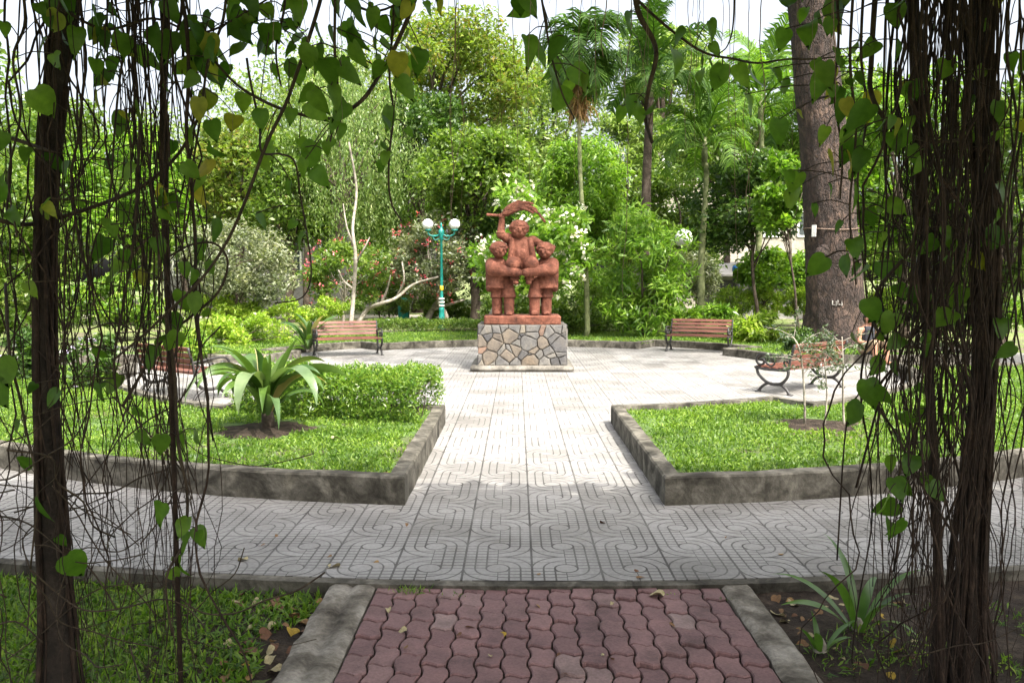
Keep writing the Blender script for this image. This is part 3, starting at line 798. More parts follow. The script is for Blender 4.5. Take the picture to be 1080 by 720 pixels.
# second, partly hidden pale globe on a leaning dark post
p = at(721, 251, 30); q = at(709, 268, 30)
gl = empty('globe_lamp', (q.x-.5, q.y, -.09), 0, 'pale round globe on a dark leaning post between the palms at the right', 'lamp')
mb = MB(); mb.tube([(0, 0, 0), (q.x-(q.x-.5), 0, q.z+.09), (p.x-(q.x-.5)+.05, 0, p.z-.2)], [.14, .12, .09], 8); mb.build('post', MAT['bark'], gl, True)
mb = MB(); r_ = .32; mb.lathe([(r_*math.sin(t)+.002, p.z+.09-r_*math.cos(t)) for t in np.linspace(0.1, math.pi-.02, 16)], (p.x-(q.x-.5), 0, 0), 20); mb.build('globe', MAT['white'], gl, True)

# ------------------------------------------------------------------ buildings glimpsed through the trees
MAT['plaster'] = rough_mat('cream_plaster', [(.3, (.24, .215, .175)), (.7, (.36, .33, .28))], 1.2, 6, .9, .1, .01, 'pos')
MAT['greywall'] = rough_mat('grey_wall', [(.3, (.16, .155, .14)), (.7, (.28, .27, .25))], 1.0, 6, .9, .2, .01, 'pos')
MAT['darkopen'] = flat_mat('opening_shade', (.03, .03, .03), .7)  # near-black colour standing in for the shade inside the shed openings
MAT['roof'] = rough_mat('corrugated_roof', [(.3, (.22, .21, .2)), (.7, (.36, .35, .33))], 2, 5, .7, .2, .01, 'pos')
MAT['glass'] = flat_mat('window_glass', (.05, .06, .06), .15)
def building(name, px0, px1, pytop, d, depth, lab, wins, rows, mat):
    a = at(px0, pytop, d); b = at(px1, pytop, d); cx_ = (a.x+b.x)/2; W = b.x-a.x; H = a.z+.09
    r = empty(name, (cx_, d+depth/2, -.09), 0, lab, 'building')
    mb = MB(); mb.box((0, 0, H/2), (W, depth, H)); mb.build('wall', mat, r)
    mb = MB(); mb.box((0, 0, H+.15), (W+.8, depth+.8, .3)); mb.build('roof', MAT['roof'], r)
    for j in range(rows):
        for i in range(wins):
            x = -W/2+W*(i+.5)/wins; z = H*(j+.55)/rows
            mb = MB(); ww, wh = W/wins*.45, H/rows*.45
            for q in (-1, 1):
                mb.box((x+q*ww/2, -depth/2-.03, z), (.1, .1, wh+.1)); mb.box((x, -depth/2-.033, z+q*wh/2), (ww-.1, .1, .1))
            mb.box((x, -depth/2-.028, z), (.06, .06, wh-.1))
            f = mb.build('window', MAT['whitepaint'], r)
            mb = MB(); mb.box((x, -depth/2-.012, z), (ww, .02, wh)); mb.build('pane', MAT['glass'], f)
    return r
building('building', 690, 870, 150, 48, 8, 'cream plastered building glimpsed behind the palms at the right', 5, 3, MAT['plaster'])
r = building('building', 170, 445, 216, 50, 8, 'long grey building with pale roof edge behind the weeping tree at the left', 7, 1, MAT['greywall'])
p0 = at(752, 300, 37); p1 = at(850, 300, 37); ztop = at(800, 279, 37).z+.09
shed = empty('shed', ((p0.x+p1.x)/2, 38.5, -.09), 0, 'low dark shed with sheet roof behind the clipped yellow bushes', 'shed')
W = p1.x-p0.x
mb = MB(); mb.box((0, 0, ztop*.42), (W, 3, ztop*.84)); mb.build('wall', MAT['greywall'], shed)
mb = MB(); mb.box((0, -.2, ztop*.93), (W+.6, 3.9, .08), M=Matrix.Rotation(.16, 3, 'X')); mb.build('roof', MAT['roof'], shed)
for i in range(3):
    mb = MB(); mb.box((-W/2+W*(i+.5)/3, -1.51, ztop*.5), (W/3*.7, .06, ztop*.42)); mb.build('opening', MAT['darkopen'], shed)  # solid dark panels on the wall, interior shade put into their colour
pt = at(778, 316, 35)
tank = empty('water_tank', (pt.x, pt.y, -.09), 0, 'dark round water tank with a bright blue lid behind the bushes', 'tank')
zt = at(778, 279, 35).z+.09
MAT['blue'] = flat_mat('blue_lid', (.03, .16, .55), .4); MAT['black'] = flat_mat('black_tank', (.02, .02, .022), .5)
mb = MB(); mb.lathe([(.22, 0), (.23, .1), (.23, zt-.36), (.21, zt-.3)], n=18); mb.build('body', MAT['black'], tank, True)
mb = MB(); mb.lathe([(.235, zt-.30), (.25, zt-.28), (.25, zt-.1), (.2, zt-.04), (.05, zt)], n=18); mb.build('lid', MAT['blue'], tank, True)
# green litter bin by the far walk
pt = at(426, 333, 36); zb = at(426, 318, 36).z+.09
bin_ = empty('litter_bin', (pt.x, pt.y, -.09), 0, 'small green litter bin by the far walk left of the statue', 'bin')
mb = MB(); mb.lathe([(.20, .05), (.24, .1), (.27, zt*.0+.75), (.28, .77)], n=14); mb.build('body', MAT['teal'], bin_, True)
mb = MB(); mb.lathe([(.29, .77), (.29, .82), (.18, .93), (.03, .96)], n=14); mb.build('lid', MAT['teal'], bin_, True)
# person sitting on the kerb beyond the hanging roots at the right
MAT['skin'] = flat_mat('skin', (.32, .16, .10), .55, var=.05); MAT['navy'] = flat_mat('dark_cloth', (.02, .022, .03), .85)
MAT['tan'] = flat_mat('tan_cloth', (.30, .22, .14), .9); MAT['hair'] = flat_mat('black_hair', (.012, .01, .009), .5)
pp = at(919, 360, 16.55)
per = empty('person', (pp.x, 16.72, .17), 0.25, 'seated person in a dark sleeveless top beyond the hanging roots, right of the big trunk', 'person')
cl = Clay()
cl.ball((0, -.02, .72), (.078, .095, .115)); cl.ball((0, -.09, .66), (.055, .05, .05)); cl.ball((0, -.12, .715), (.014, .02, .022), 1)
for s_ in (-1, 1): cl.ball((s_*.03, -.108, .735), (.014, .01, .009), 1); cl.ball((s_*.078, -.01, .715), (.015, .025, .03), 1)
cl.limb((0, 0, .64), (0, .02, .54), .05, .06)
cl.limb((0, .02, .5), (0, .05, .12), .13, .13); cl.ball((0, .02, .49), (.18, .1, .09)); cl.ball((0, .04, .1), (.17, .13, .1))
for s_ in (-1, 1):
    cl.limb((s_*.18, .02, .5), (s_*.22, -.03, .26), .05, .042); cl.limb((s_*.22, -.03, .26), (s_*.13, -.24, .24), .04, .03)
    cl.ball((s_*.115, -.30, .245), (.035, .05, .02))
    for k in range(4): cl.limb((s_*(.09+.018*k), -.33, .245), (s_*(.09+.018*k), -.385, .23), .009, .008, 6)
    cl.limb((s_*.14, -.31, .245), (s_*.15, -.35, .235), .01, .008, 6)
    cl.limb((s_*.09, .02, .09), (s_*.14, -.38, .26), .085, .062); cl.limb((s_*.14, -.38, .26), (s_*.13, -.42, -.10), .058, .04)
    cl.ball((s_*.135, -.48, -.135), (.045, .11, .035))
cl.build('body', MAT['skin'], per, .012, 2)
cl = Clay(); cl.limb((0, .02, .48), (0, .05, .12), .142, .145); cl.ball((0, .02, .50), (.155, .108, .07)); cl.ball((0, .04, .1), (.178, .14, .09)); cl.build('top', MAT['navy'], per, .012, 2)
cl = Clay()
for s_ in (-1, 1): cl.limb((s_*.09, .02, .09), (s_*.14, -.37, .255), .096, .075)
cl.build('shorts', MAT['tan'], per, .012, 2)
cl = Clay(); cl.ball((0, .012, .752), (.09, .1, .095)); cl.ball((0, .05, .70), (.075, .06, .08)); cl.build('hair', MAT['hair'], per, .012, 2)
# ------------------------------------------------------------------ foliage
LM = {}
LM['mid'] = leaf_mat('leaf_mid', [(.045, .085, .014), (.07, .125, .02), (.10, .16, .03), (.15, .20, .05)], 0.5, gain=1.5)
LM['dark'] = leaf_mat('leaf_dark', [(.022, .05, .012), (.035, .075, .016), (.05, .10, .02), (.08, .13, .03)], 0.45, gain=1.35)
LM['light'] = leaf_mat('leaf_light', [(.07, .12, .03), (.11, .17, .045), (.16, .22, .065), (.22, .28, .10)], 0.5, gain=1.5)
LM['bright'] = leaf_mat('leaf_bright', [(.06, .13, .012), (.09, .18, .018), (.13, .23, .03), (.19, .28, .05)], 0.5, gain=1.5)
LM['lime'] = leaf_mat('leaf_lime', [(.13, .22, .02), (.18, .29, .028), (.24, .34, .045), (.31, .37, .09)], 0.5, gain=1.35)
LM['weep'] = leaf_mat('leaf_weeping', [(.06, .115, .025), (.10, .165, .04), (.15, .21, .07), (.22, .27, .13)], 0.5, gain=1.45)
LM['grey'] = leaf_mat('leaf_grey', [(.09, .12, .06), (.15, .18, .11), (.22, .25, .17), (.32, .34, .26)], 0.42, gain=1.0)
LM['flame'] = leaf_mat('leaf_flame', [(.06, .10, .015), (.10, .145, .02), (.11, .16, .03), (.13, .18, .04), (.17, .13, .045)], 0.5, gain=1.5)
LM['hedge'] = leaf_mat('leaf_hedge', [(.04, .10, .012), (.075, .15, .018), (.12, .20, .028), (.18, .25, .045)], 0.48, gain=1.5)
LM['palm'] = leaf_mat('leaf_palm', [(.035, .085, .016), (.055, .12, .02), (.08, .16, .026)], 0.4, rough=.5, spec=.25, gain=1.15)
LM['palmlight'] = leaf_mat('leaf_palm_light', [(.05, .11, .018), (.075, .15, .022), (.11, .19, .03)], 0.45, rough=.5, spec=.25, gain=1.4)
LM['white'] = leaf_mat('petal_white', [(.75, .74, .66), (.8, .8, .74), (.8, .76, .6)], .3, tint=(1, 1, 1))
LM['pink'] = leaf_mat('petal_pink', [(.55, .07, .12), (.65, .15, .22), (.5, .06, .04)], .3, tint=(1, 1, 1))
LM['purple'] = leaf_mat('petal_purple', [(.42, .32, .65), (.55, .48, .75), (.65, .6, .8)], .3, tint=(1, 1, 1))
LM['dry'] = leaf_mat('leaf_dry', [(.16, .08, .03), (.26, .15, .06), (.34, .22, .09), (.12, .06, .03)], .25, .7)

LM['sage'] = leaf_mat('leaf_sage', [(.05, .08, .045), (.09, .13, .08), (.15, .19, .13)], .35)
def clumps(n, ax, rng, shell=.55, flat=1.0, bottom=None):
    u = unit(rng.normal(size=(n, 3))); r = rng.uniform(shell**3, 1, size=(n, 1))**(1/3)
    p = u*r*np.array(ax)
    if bottom is not None: p[:, 2] = np.maximum(p[:, 2], -ax[2]*bottom)
    return p
def crown_pts(center, ax, n, nc, cr, rng, flat=.8, shell=.5, bottom=None):
    cs = clumps(nc, ax, rng, shell, bottom=bottom)
    rr = cr*rng.uniform(.65, 1.35, size=nc)
    idx = rng.integers(0, nc, n)
    u = unit(rng.normal(size=(n, 3))); rad_ = rng.uniform(.25, 1, size=(n, 1))**(1/2.2)
    P = cs[idx]+u*rad_*rr[idx][:, None]*np.array([1, 1, flat])
    return P+np.array(center), cs+np.array(center)
def limbs(mb, base, top, tips, r, rng, n=8, wob=.15):
    base = Vector(base); top = Vector(top)
    pts = [base+(top-base)*t+Vector((rng.normal()*wob*r*3*(0 if t == 0 else 1), rng.normal()*wob*r*3*(0 if t == 0 else 1), 0)) for t in np.linspace(0, 1, 6)]
    pts = catmull(pts, 3); k = len(pts)
    mb.tube(pts, [r*(1.35 if i == 0 else 1.0)*(1-.55*i/k) for i in range(k)], n)
    for tpt in tips:
        s0 = pts[int(k*rng.uniform(.5, .95))]; tp = Vector(tpt); mid = (s0+tp)/2+Vector((rng.normal()*.2, rng.normal()*.2, .25*(tp-s0).length*.5))
        c_ = catmull([s0, mid, tp], 4); mb.tube(c_, [r*.38*(1-.8*i/len(c_)) for i in range(len(c_))], 5)
def tree(name, label, px, py, wpx, hpx, d, n, L, W, mat, cat='tree', foot=None, tr=.16, bark='bark', nc=34, cf=.33, style='leaf', group=None, depth=None, nb=(0, 0, .7), shell=.5, flowers=None, base=-.09, seed=None, flat=.8, part='crown'):
    rng = np.random.default_rng(seed if seed is not None else int(px*7+py*13+d))
    c = at(px, py, d); ax = (wpx*d/FPX/2, (depth or min(wpx, 1.3*hpx)*d/FPX)/2, hpx*d/FPX/2)
    fx = at(foot, 300, d).x if foot is not None else c.x
    root = empty(name, (fx, d, base), 0, label, cat, group)
    lc = np.array([c.x-fx, 0, c.z-base]); cr = cf*min(ax)
    ax2 = tuple(a-cr*.6 for a in ax)
    P, cs = crown_pts(lc, ax2, n, nc, cr, rng, shell=shell, flat=flat)
    P[:, 2] = np.maximum(P[:, 2], .05)
    if style == 'weep':
        ns = n//14; idx = rng.integers(0, len(cs), ns)
        s0 = cs[idx]+rng.normal(size=(ns, 3))*cr*.6
        k = np.arange(14)/14
        ln = rng.uniform(.5, 1.3, size=(ns, 1))*ax[2]*.55
        drift = rng.normal(size=(ns, 2))*.18
        Q = np.zeros((ns, 14, 3)); Q[:] = s0[:, None, :]
        Q[:, :, 2] -= ln*k[None, :]; Q[:, :, :2] += drift[:, None, :]*k[None, :, None]**.5
        P = Q.reshape(-1, 3)+rng.normal(size=(ns*14, 3))*.05
        V = leaf_quads(P, L, W, nb=(0, 0, .1), ab=(0, 0, -1), abw=.6)
    elif style == 'frond':
        V = leaf_quads(P, L, W, nb=(0, 0, 1.6), bend=.3)
    else:
        V = leaf_quads(P, L, W, nb=nb)
    quad_mesh(part, V, LM[mat], root)
    mb = MB()
    tips = cs[rng.permutation(len(cs))[:min(14, len(cs))]]
    limbs(mb, (0, 0, -.05), (lc[0]*.8, 0, max(.3, lc[2]-ax[2]*.25)), tips, tr, rng)
    mb.build('trunk' if part == 'crown' else 'stem', MAT[bark], root, True)
    if flowers:
        fm, fn, fs = flowers
        u = unit(rng.normal(size=(fn, 3))); 
        Pc = cs[rng.integers(0, len(cs), fn)]+u*cr*1.02
        F = np.repeat(Pc, 6, 0)+rng.normal(size=(fn*6, 3))*fs*.55
        quad_mesh('blossom', leaf_quads(F, fs, fs*.75, nb=(0, -.5, .4)), LM[fm], root)
    return root

# -------- far backdrop of park trees
T = tree
T('tree', 'flame tree with orange tinged crown high against the white sky, left of centre', 470, 85, 200, 150, 44, 16000, .34, .14, 'flame', tr=.3, foot=440, nc=60, cf=.3, style='frond')
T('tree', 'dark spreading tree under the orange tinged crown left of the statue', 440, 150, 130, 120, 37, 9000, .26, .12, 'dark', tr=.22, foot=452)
T('tree', 'tall pale green tree in the far middle above the statue', 570, 130, 170, 170, 52, 14000, .36, .15, 'light', tr=.3, nc=50)
T('tree', 'dense dark green tree directly left of and above the waved plume', 500, 180, 140, 120, 33, 15000, .22, .11, 'mid', tr=.2, nc=46)
T('tree', 'feathery bright green tree behind the slim pale trunk, right of the statue', 612, 215, 120, 150, 30, 13000, .26, .07, 'bright', tr=.12, style='frond', nc=40)
T('tree', 'feathery yellow green tree behind the dark stemmed palm', 665, 190, 90, 190, 36, 10000, .28, .09, 'light', tr=.15, style='frond')
T('tree', 'weeping tree with pale drooping leaves left of the lamp post', 370, 142, 180, 205, 34, 24000, .17, .045, 'weep', tr=.17, foot=340, style='weep', nc=56, cf=.36)
T('tree', 'yellow and orange flecked tree behind the left hanging vines', 250, 190, 130, 150, 38, 10000, .28, .13, 'flame', tr=.2)
T('tree', 'bright green tree behind the dark root column at the left', 130, 215, 150, 190, 32, 12000, .24, .12, 'bright', tr=.2)
T('tree', 'mid green tree at the left edge behind the roots', 25, 240, 160, 190, 30, 12000, .24, .12, 'mid', tr=.2)
T('tree', 'rounded green tree between the orange flecked and the weeping tree', 305, 200, 110, 150, 34, 9000, .24, .12, 'mid', tr=.18)
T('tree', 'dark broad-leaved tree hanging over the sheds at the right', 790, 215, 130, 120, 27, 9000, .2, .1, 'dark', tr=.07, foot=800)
T('tree', 'sunlit broad-leaved tree just left of the big trunk', 822, 205, 60, 90, 24, 3200, .2, .11, 'bright', tr=.04, foot=846)
T('tree', 'grey green tree behind the second palm', 705, 230, 100, 130, 33, 9000, .22, .09, 'mid', tr=.15)
T('tree', 'tall green tree between the palms at the right', 770, 150, 150, 130, 40, 11000, .3, .13, 'mid', tr=.2)
T('tree', 'pale tree top peeking over the palm crowns at the upper right', 700, 75, 130, 110, 50, 9000, .36, .15, 'light', tr=.25)
T('tree', 'tall tree rising behind the big bark trunk', 880, 130, 130, 150, 36, 11000, .28, .13, 'mid', tr=.2)
T('tree', 'leafy tree behind the right hanging roots', 960, 180, 150, 240, 25, 14000, .22, .11, 'bright', tr=.18)
T('tree', 'deep green tree at the right edge behind the roots', 1060, 220, 170, 300, 20, 14000, .2, .1, 'mid', tr=.18)
T('tree', 'low dark tree in the far gap behind the statue', 545, 265, 150, 110, 34, 8000, .22, .1, 'dark', tr=.12)
for k, (x, h, dd, m_) in enumerate([(-36, 13, 58, 'mid'), (-24, 12, 62, 'light'), (-13, 12.5, 66, 'mid'), (1, 12, 64, 'mid'), (12, 11, 66, 'light'), (23, 13, 60, 'mid'), (34, 14, 58, 'dark')]):
    p = Vector((x, dd, h/2)); px_ = 545+x*FPX/dd; py_ = 294+(CAM_H-h*.52)*FPX/dd
    T('tree', ['distant tree closing the view at the far left', 'pale distant tree behind the grey building', 'distant tree behind the weeping tree', 'distant tree low behind the statue', 'pale distant tree behind the palms', 'distant tree behind the cream building', 'dark distant tree closing the view at the far right'][k], px_, py_, 15*FPX/dd, h*FPX/dd, dd, 9000, .5, .25, m_, tr=.3, nc=46, seed=40+k)
# trees beside and behind the viewer's frame that shade the sides
T('tree', 'shade tree left of the frame beyond the left bench', -190, 90, 420, 330, 17, 9000, .2, .1, 'mid', tr=.25, seed=91)
T('tree', 'shade tree right of the frame beside the round plaza', 1400, 60, 330, 300, 13.5, 8000, .2, .1, 'mid', tr=.25, seed=92)

# -------- flowering and shrubby middle ground
T('flowering_tree', 'white blossomed tree behind the red statue', 555, 255, 155, 130, 21.5, 5200, .22, .09, 'bright', foot=500, tr=.055, bark='palebark', nc=34, cf=.3, flowers=('white', 170, .12), nb=(0, -.3, .5))
T('flowering_bush', 'pink flecked bougainvillea behind the teal lamp post', 455, 272, 110, 100, 32, 8000, .16, .08, 'grey', foot=470, tr=.1, bark='palebark', flowers=('pink', 120, .09), cat='shrub', part='foliage')
T('flowering_bush', 'red and pink flecked bougainvillea behind the worn bench', 365, 288, 100, 80, 30, 6500, .15, .07, 'mid', foot=360, tr=.06, bark='palebark', flowers=('pink', 90, .08), cat='shrub', part='foliage')
T('shrub', 'silvery grey leaved shrub in the left middle distance', 250, 280, 140, 100, 25, 9000, .15, .06, 'grey', tr=.06, cat='shrub', nc=44, part='foliage', nb=(0, -.2, .8))
T('shrub', 'bright green tall shrub with drooping leaves between the statue and the right bench', 678, 285, 105, 150, 22.3, 6500, .26, .06, 'bright', foot=680, tr=.06, cat='shrub', nc=40, cf=.34, part='foliage', nb=(0, -.3, .3))
T('shrub', 'rounded leafy shrub behind the third palm', 806, 287, 62, 62, 29, 2600, .2, .11, 'bright', tr=.05, cat='shrub', part='foliage', nc=24)
T('shrub', 'pale feathery shrub right of the tall drooping shrub', 735, 290, 60, 60, 31, 3200, .2, .05, 'grey', tr=.04, cat='shrub', part='foliage', nc=24)
T('shrub', 'dark shrub behind the slim pale trunk', 610, 325, 70, 70, 24, 3800, .14, .06, 'mid', tr=.04, cat='shrub', part='foliage', nc=24)
for lab, a in [('clipped yellow green bush behind the right bench, leftmost of its row', (772, 318, 50, 40)), ('clipped yellow green bush behind the third palm trunk', (806, 318, 44, 36)), ('clipped yellow green bush just left of the big trunk', (840, 318, 42, 34))]:
    T('clipped_bush', lab, *a, 29, 3600, .1, .045, 'lime', tr=.03, cat='bush', group='clipped yellow green bushes', nc=30, cf=.35, part='foliage', shell=.7)
T('shrub', 'lime green broad-leaved bush right of the right bench', 802, 347, 72, 36, 20.6, 2400, .2, .06, 'lime', tr=.03, cat='bush', nc=24, part='foliage', nb=(0, -.4, .5), base=.12, seed=5)
T('shrub', 'lime green broad-leaved bush just behind the right bench back', 735, 334, 90, 30, 23.3, 2600, .2, .06, 'bright', tr=.03, cat='bush', nc=24, part='foliage', base=.12)
T('shrub', 'dark small-leaved bush at the foot of the big trunk', 846, 357, 42, 34, 17.9, 1800, .09, .04, 'dark', tr=.02, cat='bush', nc=22, part='foliage', base=.12)
T('shrub', 'blueish green bush right of the pedestal', 602, 340, 36, 44, 23.5, 1500, .12, .05, 'mid', tr=.02, cat='bush', nc=18, part='foliage', base=.12)
# yellow-green masses at the left
for lab, a, dd, m_ in [('yellow green mounded bush behind the big strap-leaved plant', (255, 350, 110, 46), 20, 'lime'), ('lime feathery bush left of the worn bench, behind the mounded one', (232, 325, 90, 34), 25, 'lime'), ('lime green bush under the silvery shrub', (320, 327, 110, 30), 27, 'lime'), ('yellow green bush behind the left bench', (196, 368, 50, 50), 16.6, 'hedge'), ('long pale hedge far behind the worn bench', (400, 321, 150, 22), 33, 'light')]:
    T('bush', lab, *a, dd, 4200, .12, .05, m_, tr=.03, cat='bush', nc=36, cf=.4, part='foliage', base=.0 if dd > 19 else -.05, depth=1.8, shell=.3)
# low hedge behind the plaza and trimmed hedge in the left lawn
def hedge(name, label, pts, wd, hgt, z0, n, L, W, mat):
    pts = [Vector(p) for p in pts]; segs = [(pts[i], pts[i+1]) for i in range(len(pts)-1)]
    lens = np.array([(b-a).length for a, b in segs]); pr = lens/lens.sum()
    c0 = pts[0]; root = empty(name, (c0.x, c0.y, z0), 0, label, 'hedge')
    P = []
    for _ in range(n):
        k = RNG.choice(len(segs), p=pr); a, b = segs[k]; t = RNG.uniform(-.03, 1.03); q = a+(b-a)*t
        s = (b-a).normalized(); nx, ny = -s.y, s.x
        g = RNG.uniform(0, math.pi); rr = RNG.uniform(.75, 1.05)
        lump = 1+.22*mnoise.noise(Vector((q.x*2.6, q.y*2.6, 2)))+.16*mnoise.noise(Vector((q.x*6.5, q.y*6.5, math.sin(g)*2)))
        u = math.cos(g); v = math.sin(g)
        u = math.copysign(abs(u)**.6, u); v = v**.6
        P.append((q.x-c0.x+nx*u*wd/2*rr*lump, q.y-c0.y+ny*u*wd/2*rr*lump, max(.02, v*hgt*rr*lump)))
    P = np.array(P)
    quad_mesh('foliage', leaf_quads(P, L, W, nb=(0, -.1, .5), ab=(0, 0, 1), abw=.35), LM[mat], root)
    mb = MB()
    for a, b in segs:
        m_ = max(2, int((b-a).length/.18))
        for i in range(m_):
            q = a+(b-a)*(i+.5)/m_-c0
            for j in range(3): mb.tube([(q.x, q.y, -.02), (q.x+RNG.normal()*.08, q.y+RNG.normal()*.08, hgt*.45), (q.x+RNG.normal()*.16, q.y+RNG.normal()*.16, hgt*.8)], [.008, .006, .003], 4)
    mb.build('stem', MAT['bark'], root); return root
h0 = [gnd(x, 440, ZF) for x in (462, 400)]
hedge('hedge', 'bushy bright green hedge on the left lawn beside the path', [pol(6.55, ph) for ph in (-9.6, -13, -17, -21, -25, -29)], 1.05, .52, ZF-.01, 26000, .055, .016, 'hedge')
hedge('hedge', 'low green hedge behind the lawn, between the worn bench and the pedestal', [Vector((at(x, 345, 24.7).x, 24.7, 0)) for x in (392, 440, 508)], .8, .36, .12, 7000, .09, .03, 'mid')
hedge('hedge', 'low green hedge behind the lawn, right of the pedestal', [Vector((at(x, 345, 24.6).x, 24.6, 0)) for x in (598, 640, 700)], .8, .38, .12, 5000, .09, .03, 'mid')

# -------- palms
def frond_mesh(mat, L, nl, ll, droop, rng, up=.9):
    mb = MB(); p = Vector((0, 0, 0)); ang = up; pts = []
    N_ = 24
    for i in range(N_+1):
        pts.append(p.copy()); d_ = Vector((math.cos(ang), 0, math.sin(ang))); p = p+d_*(L/N_); ang -= droop/N_*(.3+1.4*i/N_)
    mb.tube(pts, [.028*(1-.85*i/N_) for i in range(N_+1)], 5)
    for i in range(nl):
        t = .16+.84*i/nl; k = min(N_-1, int(t*N_)); q = pts[k]+(pts[k+1]-pts[k])*(t*N_-k); tan = (pts[k+1]-pts[k]).normalized()
        ln = ll*(math.sin(math.pi*(.12+.82*t))**.6)*rng.uniform(.85, 1.1)
        for s_ in (-1, 1):
            d_ = (Vector((0, s_, 0))*.85+tan*.75+Vector((0, 0, rng.uniform(-.25, .35)))).normalized()
            w_ = .022*ll/.6; a = tan*w_
            m1 = q+d_*ln*.5+Vector((0, 0, .02)); m2 = q+d_*ln+Vector((0, 0, -ln*.35*rng.uniform(.6, 1.5)))
            mb.add([q-a, q+a, m1+a*1.1, m1-a*1.1, m2], [(0, 1, 2, 3), (3, 2, 4)])
    me = bpy.data.meshes.new('frond'); me.from_pydata(mb.v, [], mb.f); me.update(); me.materials.append(mat); return me
rngp = np.random.default_rng(3)
FR = {}
for key, mt in (('palm', LM['palm']), ('palmlight', LM['palmlight'])):
    FR[key] = [frond_mesh(mt, 1.9, 34, .62, dr, rngp, u_) for dr, u_ in ((1.2, 1.25), (1.7, 1.0), (2.3, .8), (2.6, .45))]
FR['hang'] = [frond_mesh(LM['palm'], 1.5, 30, .7, 2.9, rngp, u_) for u_ in (1.1, .7, .3, -.2)]
def palm(label, foot, top, d, sc, key, bark, nfr, base=.12, tr=.085, lean=0, seed=1, skirt=False):
    rng = np.random.default_rng(seed); a = at(foot, 300, d); b = at(*top, d)
    root = empty('palm_tree', (a.x, d, base), 0, label, 'palm tree')
    H = b.z-base; dx = b.x-a.x
    mb = MB(); pts = [Vector((dx*t+.06*math.sin(t*5+seed)*(t > 0), .05*math.sin(t*4), H*t)) for t in np.linspace(0, 1, 40)]
    mb.tube(pts, [tr*(1.25-.5*t)*(1.07 if i % 2 else 1) for i, t in enumerate(np.linspace(0, 1, 40))], 10)
    mb.build('trunk', MAT[bark], root, True)
    mb = MB(); mb.tube([(dx, 0, H-.1), (dx, 0, H+.25*sc), (dx, 0, H+.7*sc)], [tr*.85, tr*1.0, tr*.5], 10); mb.build('crownshaft', MAT['greentrunk'], root, True)
    for i in range(nfr):
        lv = i/nfr; k = min(3, int(lv*4)); me = FR[key][k]
        o = bpy.data.objects.new('frond', me); C.objects.link(o); o.parent = root
        o.location = (dx, 0, H+(.7-.35*lv)*sc)
        o.rotation_euler = (rng.normal()*.15, -.35+.15*rng.normal() if lv < .2 else rng.normal()*.15, i*2.399+rng.normal()*.2)
        q = sc*rng.uniform(.85, 1.1); o.scale = (q, q, q)
    if skirt:
        P = np.stack([rng.normal(dx, .10*sc, 500), rng.normal(0, .10*sc, 500), H-rng.uniform(-.3, .9, 500)*sc], 1)
        quad_mesh('dead_leaves', leaf_quads(P, .55*sc, .05, nb=(0, 0, .1), ab=(0, 0, -1), abw=.6), LM['dry'], root)
    return root
palm('slim palm with dark drooping fronds and a dead leaf skirt, right of the statue', 618, (612, 78), 22.4, 1.0, 'hang', 'greentrunk', 22, tr=.06, seed=1, skirt=True)
palm('dark crowned palm with a shaggy trunk left of the pale globe', 684, (684, 104), 26, 1.3, 'palm', 'bark', 17, base=-.09, tr=.15, seed=2)
palm('slender palm behind the right bench with upright bright fronds', 742, (743, 172), 26.5, 1.15, 'palmlight', 'greentrunk', 13, base=-.09, tr=.10, seed=3)
palm('slender palm left of the big trunk with pale green fronds', 801, (802, 134), 30, 1.6, 'palmlight', 'greentrunk', 14, base=-.09, tr=.10, seed=4)
palm('palm partly hidden behind the big bark trunk', 852, (850, 150), 33, 1.4, 'palm', 'greentrunk', 14, base=-.09, tr=.10, seed=6)

# slim white trunk with bare branches, and the pale leaning trunk by the worn bench
def bare_tree(label, name, paths, bark, d, cat='tree'):
    a = at(*paths[0][0][0], d); root = empty(name, (a.x, d, 0), 0, label, cat)
    for i, (pp_, r0, r1) in enumerate(paths):
        pts = catmull([at(x, y, d+.25*math.sin(k*2+i))-Vector((a.x, d, 0)) for k, (x, y) in enumerate(pp_)], 5)
        mb = MB(); mb.tube(pts, [r0+(r1-r0)*k/(len(pts)-1) for k in range(len(pts))], 7); mb.build('trunk' if i == 0 else 'branch', MAT[bark], root, True)
    return root
bare_tree('slim white barked tree trunk rising behind the worn bench', 'slim_tree', [([(370, 345), (373, 310), (375, 270), (372, 240), (376, 200), (368, 150)], .075, .03), ([(373, 305), (362, 296), (357, 285)], .05, .02), ([(374, 280), (384, 262), (390, 250)], .04, .015), ([(374, 262), (366, 240), (362, 215)], .04, .012)], 'palebark', 26)
bare_tree('pale crooked trunk leaning low to the right behind the worn bench', 'leaning_tree', [([(378, 340), (388, 326), (402, 320), (418, 314), (436, 300), (462, 292)], .095, .035), ([(402, 320), (408, 306), (412, 290)], .06, .02), ([(418, 314), (426, 296), (424, 276)], .05, .02)], 'palebark', 30)
bare_tree('pale forked trunk leaning behind the foot of the lamp post', 'leaning_tree', [([(450, 340), (456, 326), (466, 314), (484, 304)], .14, .06), ([(456, 326), (470, 322), (490, 316)], .09, .04)], 'palebark', 33)

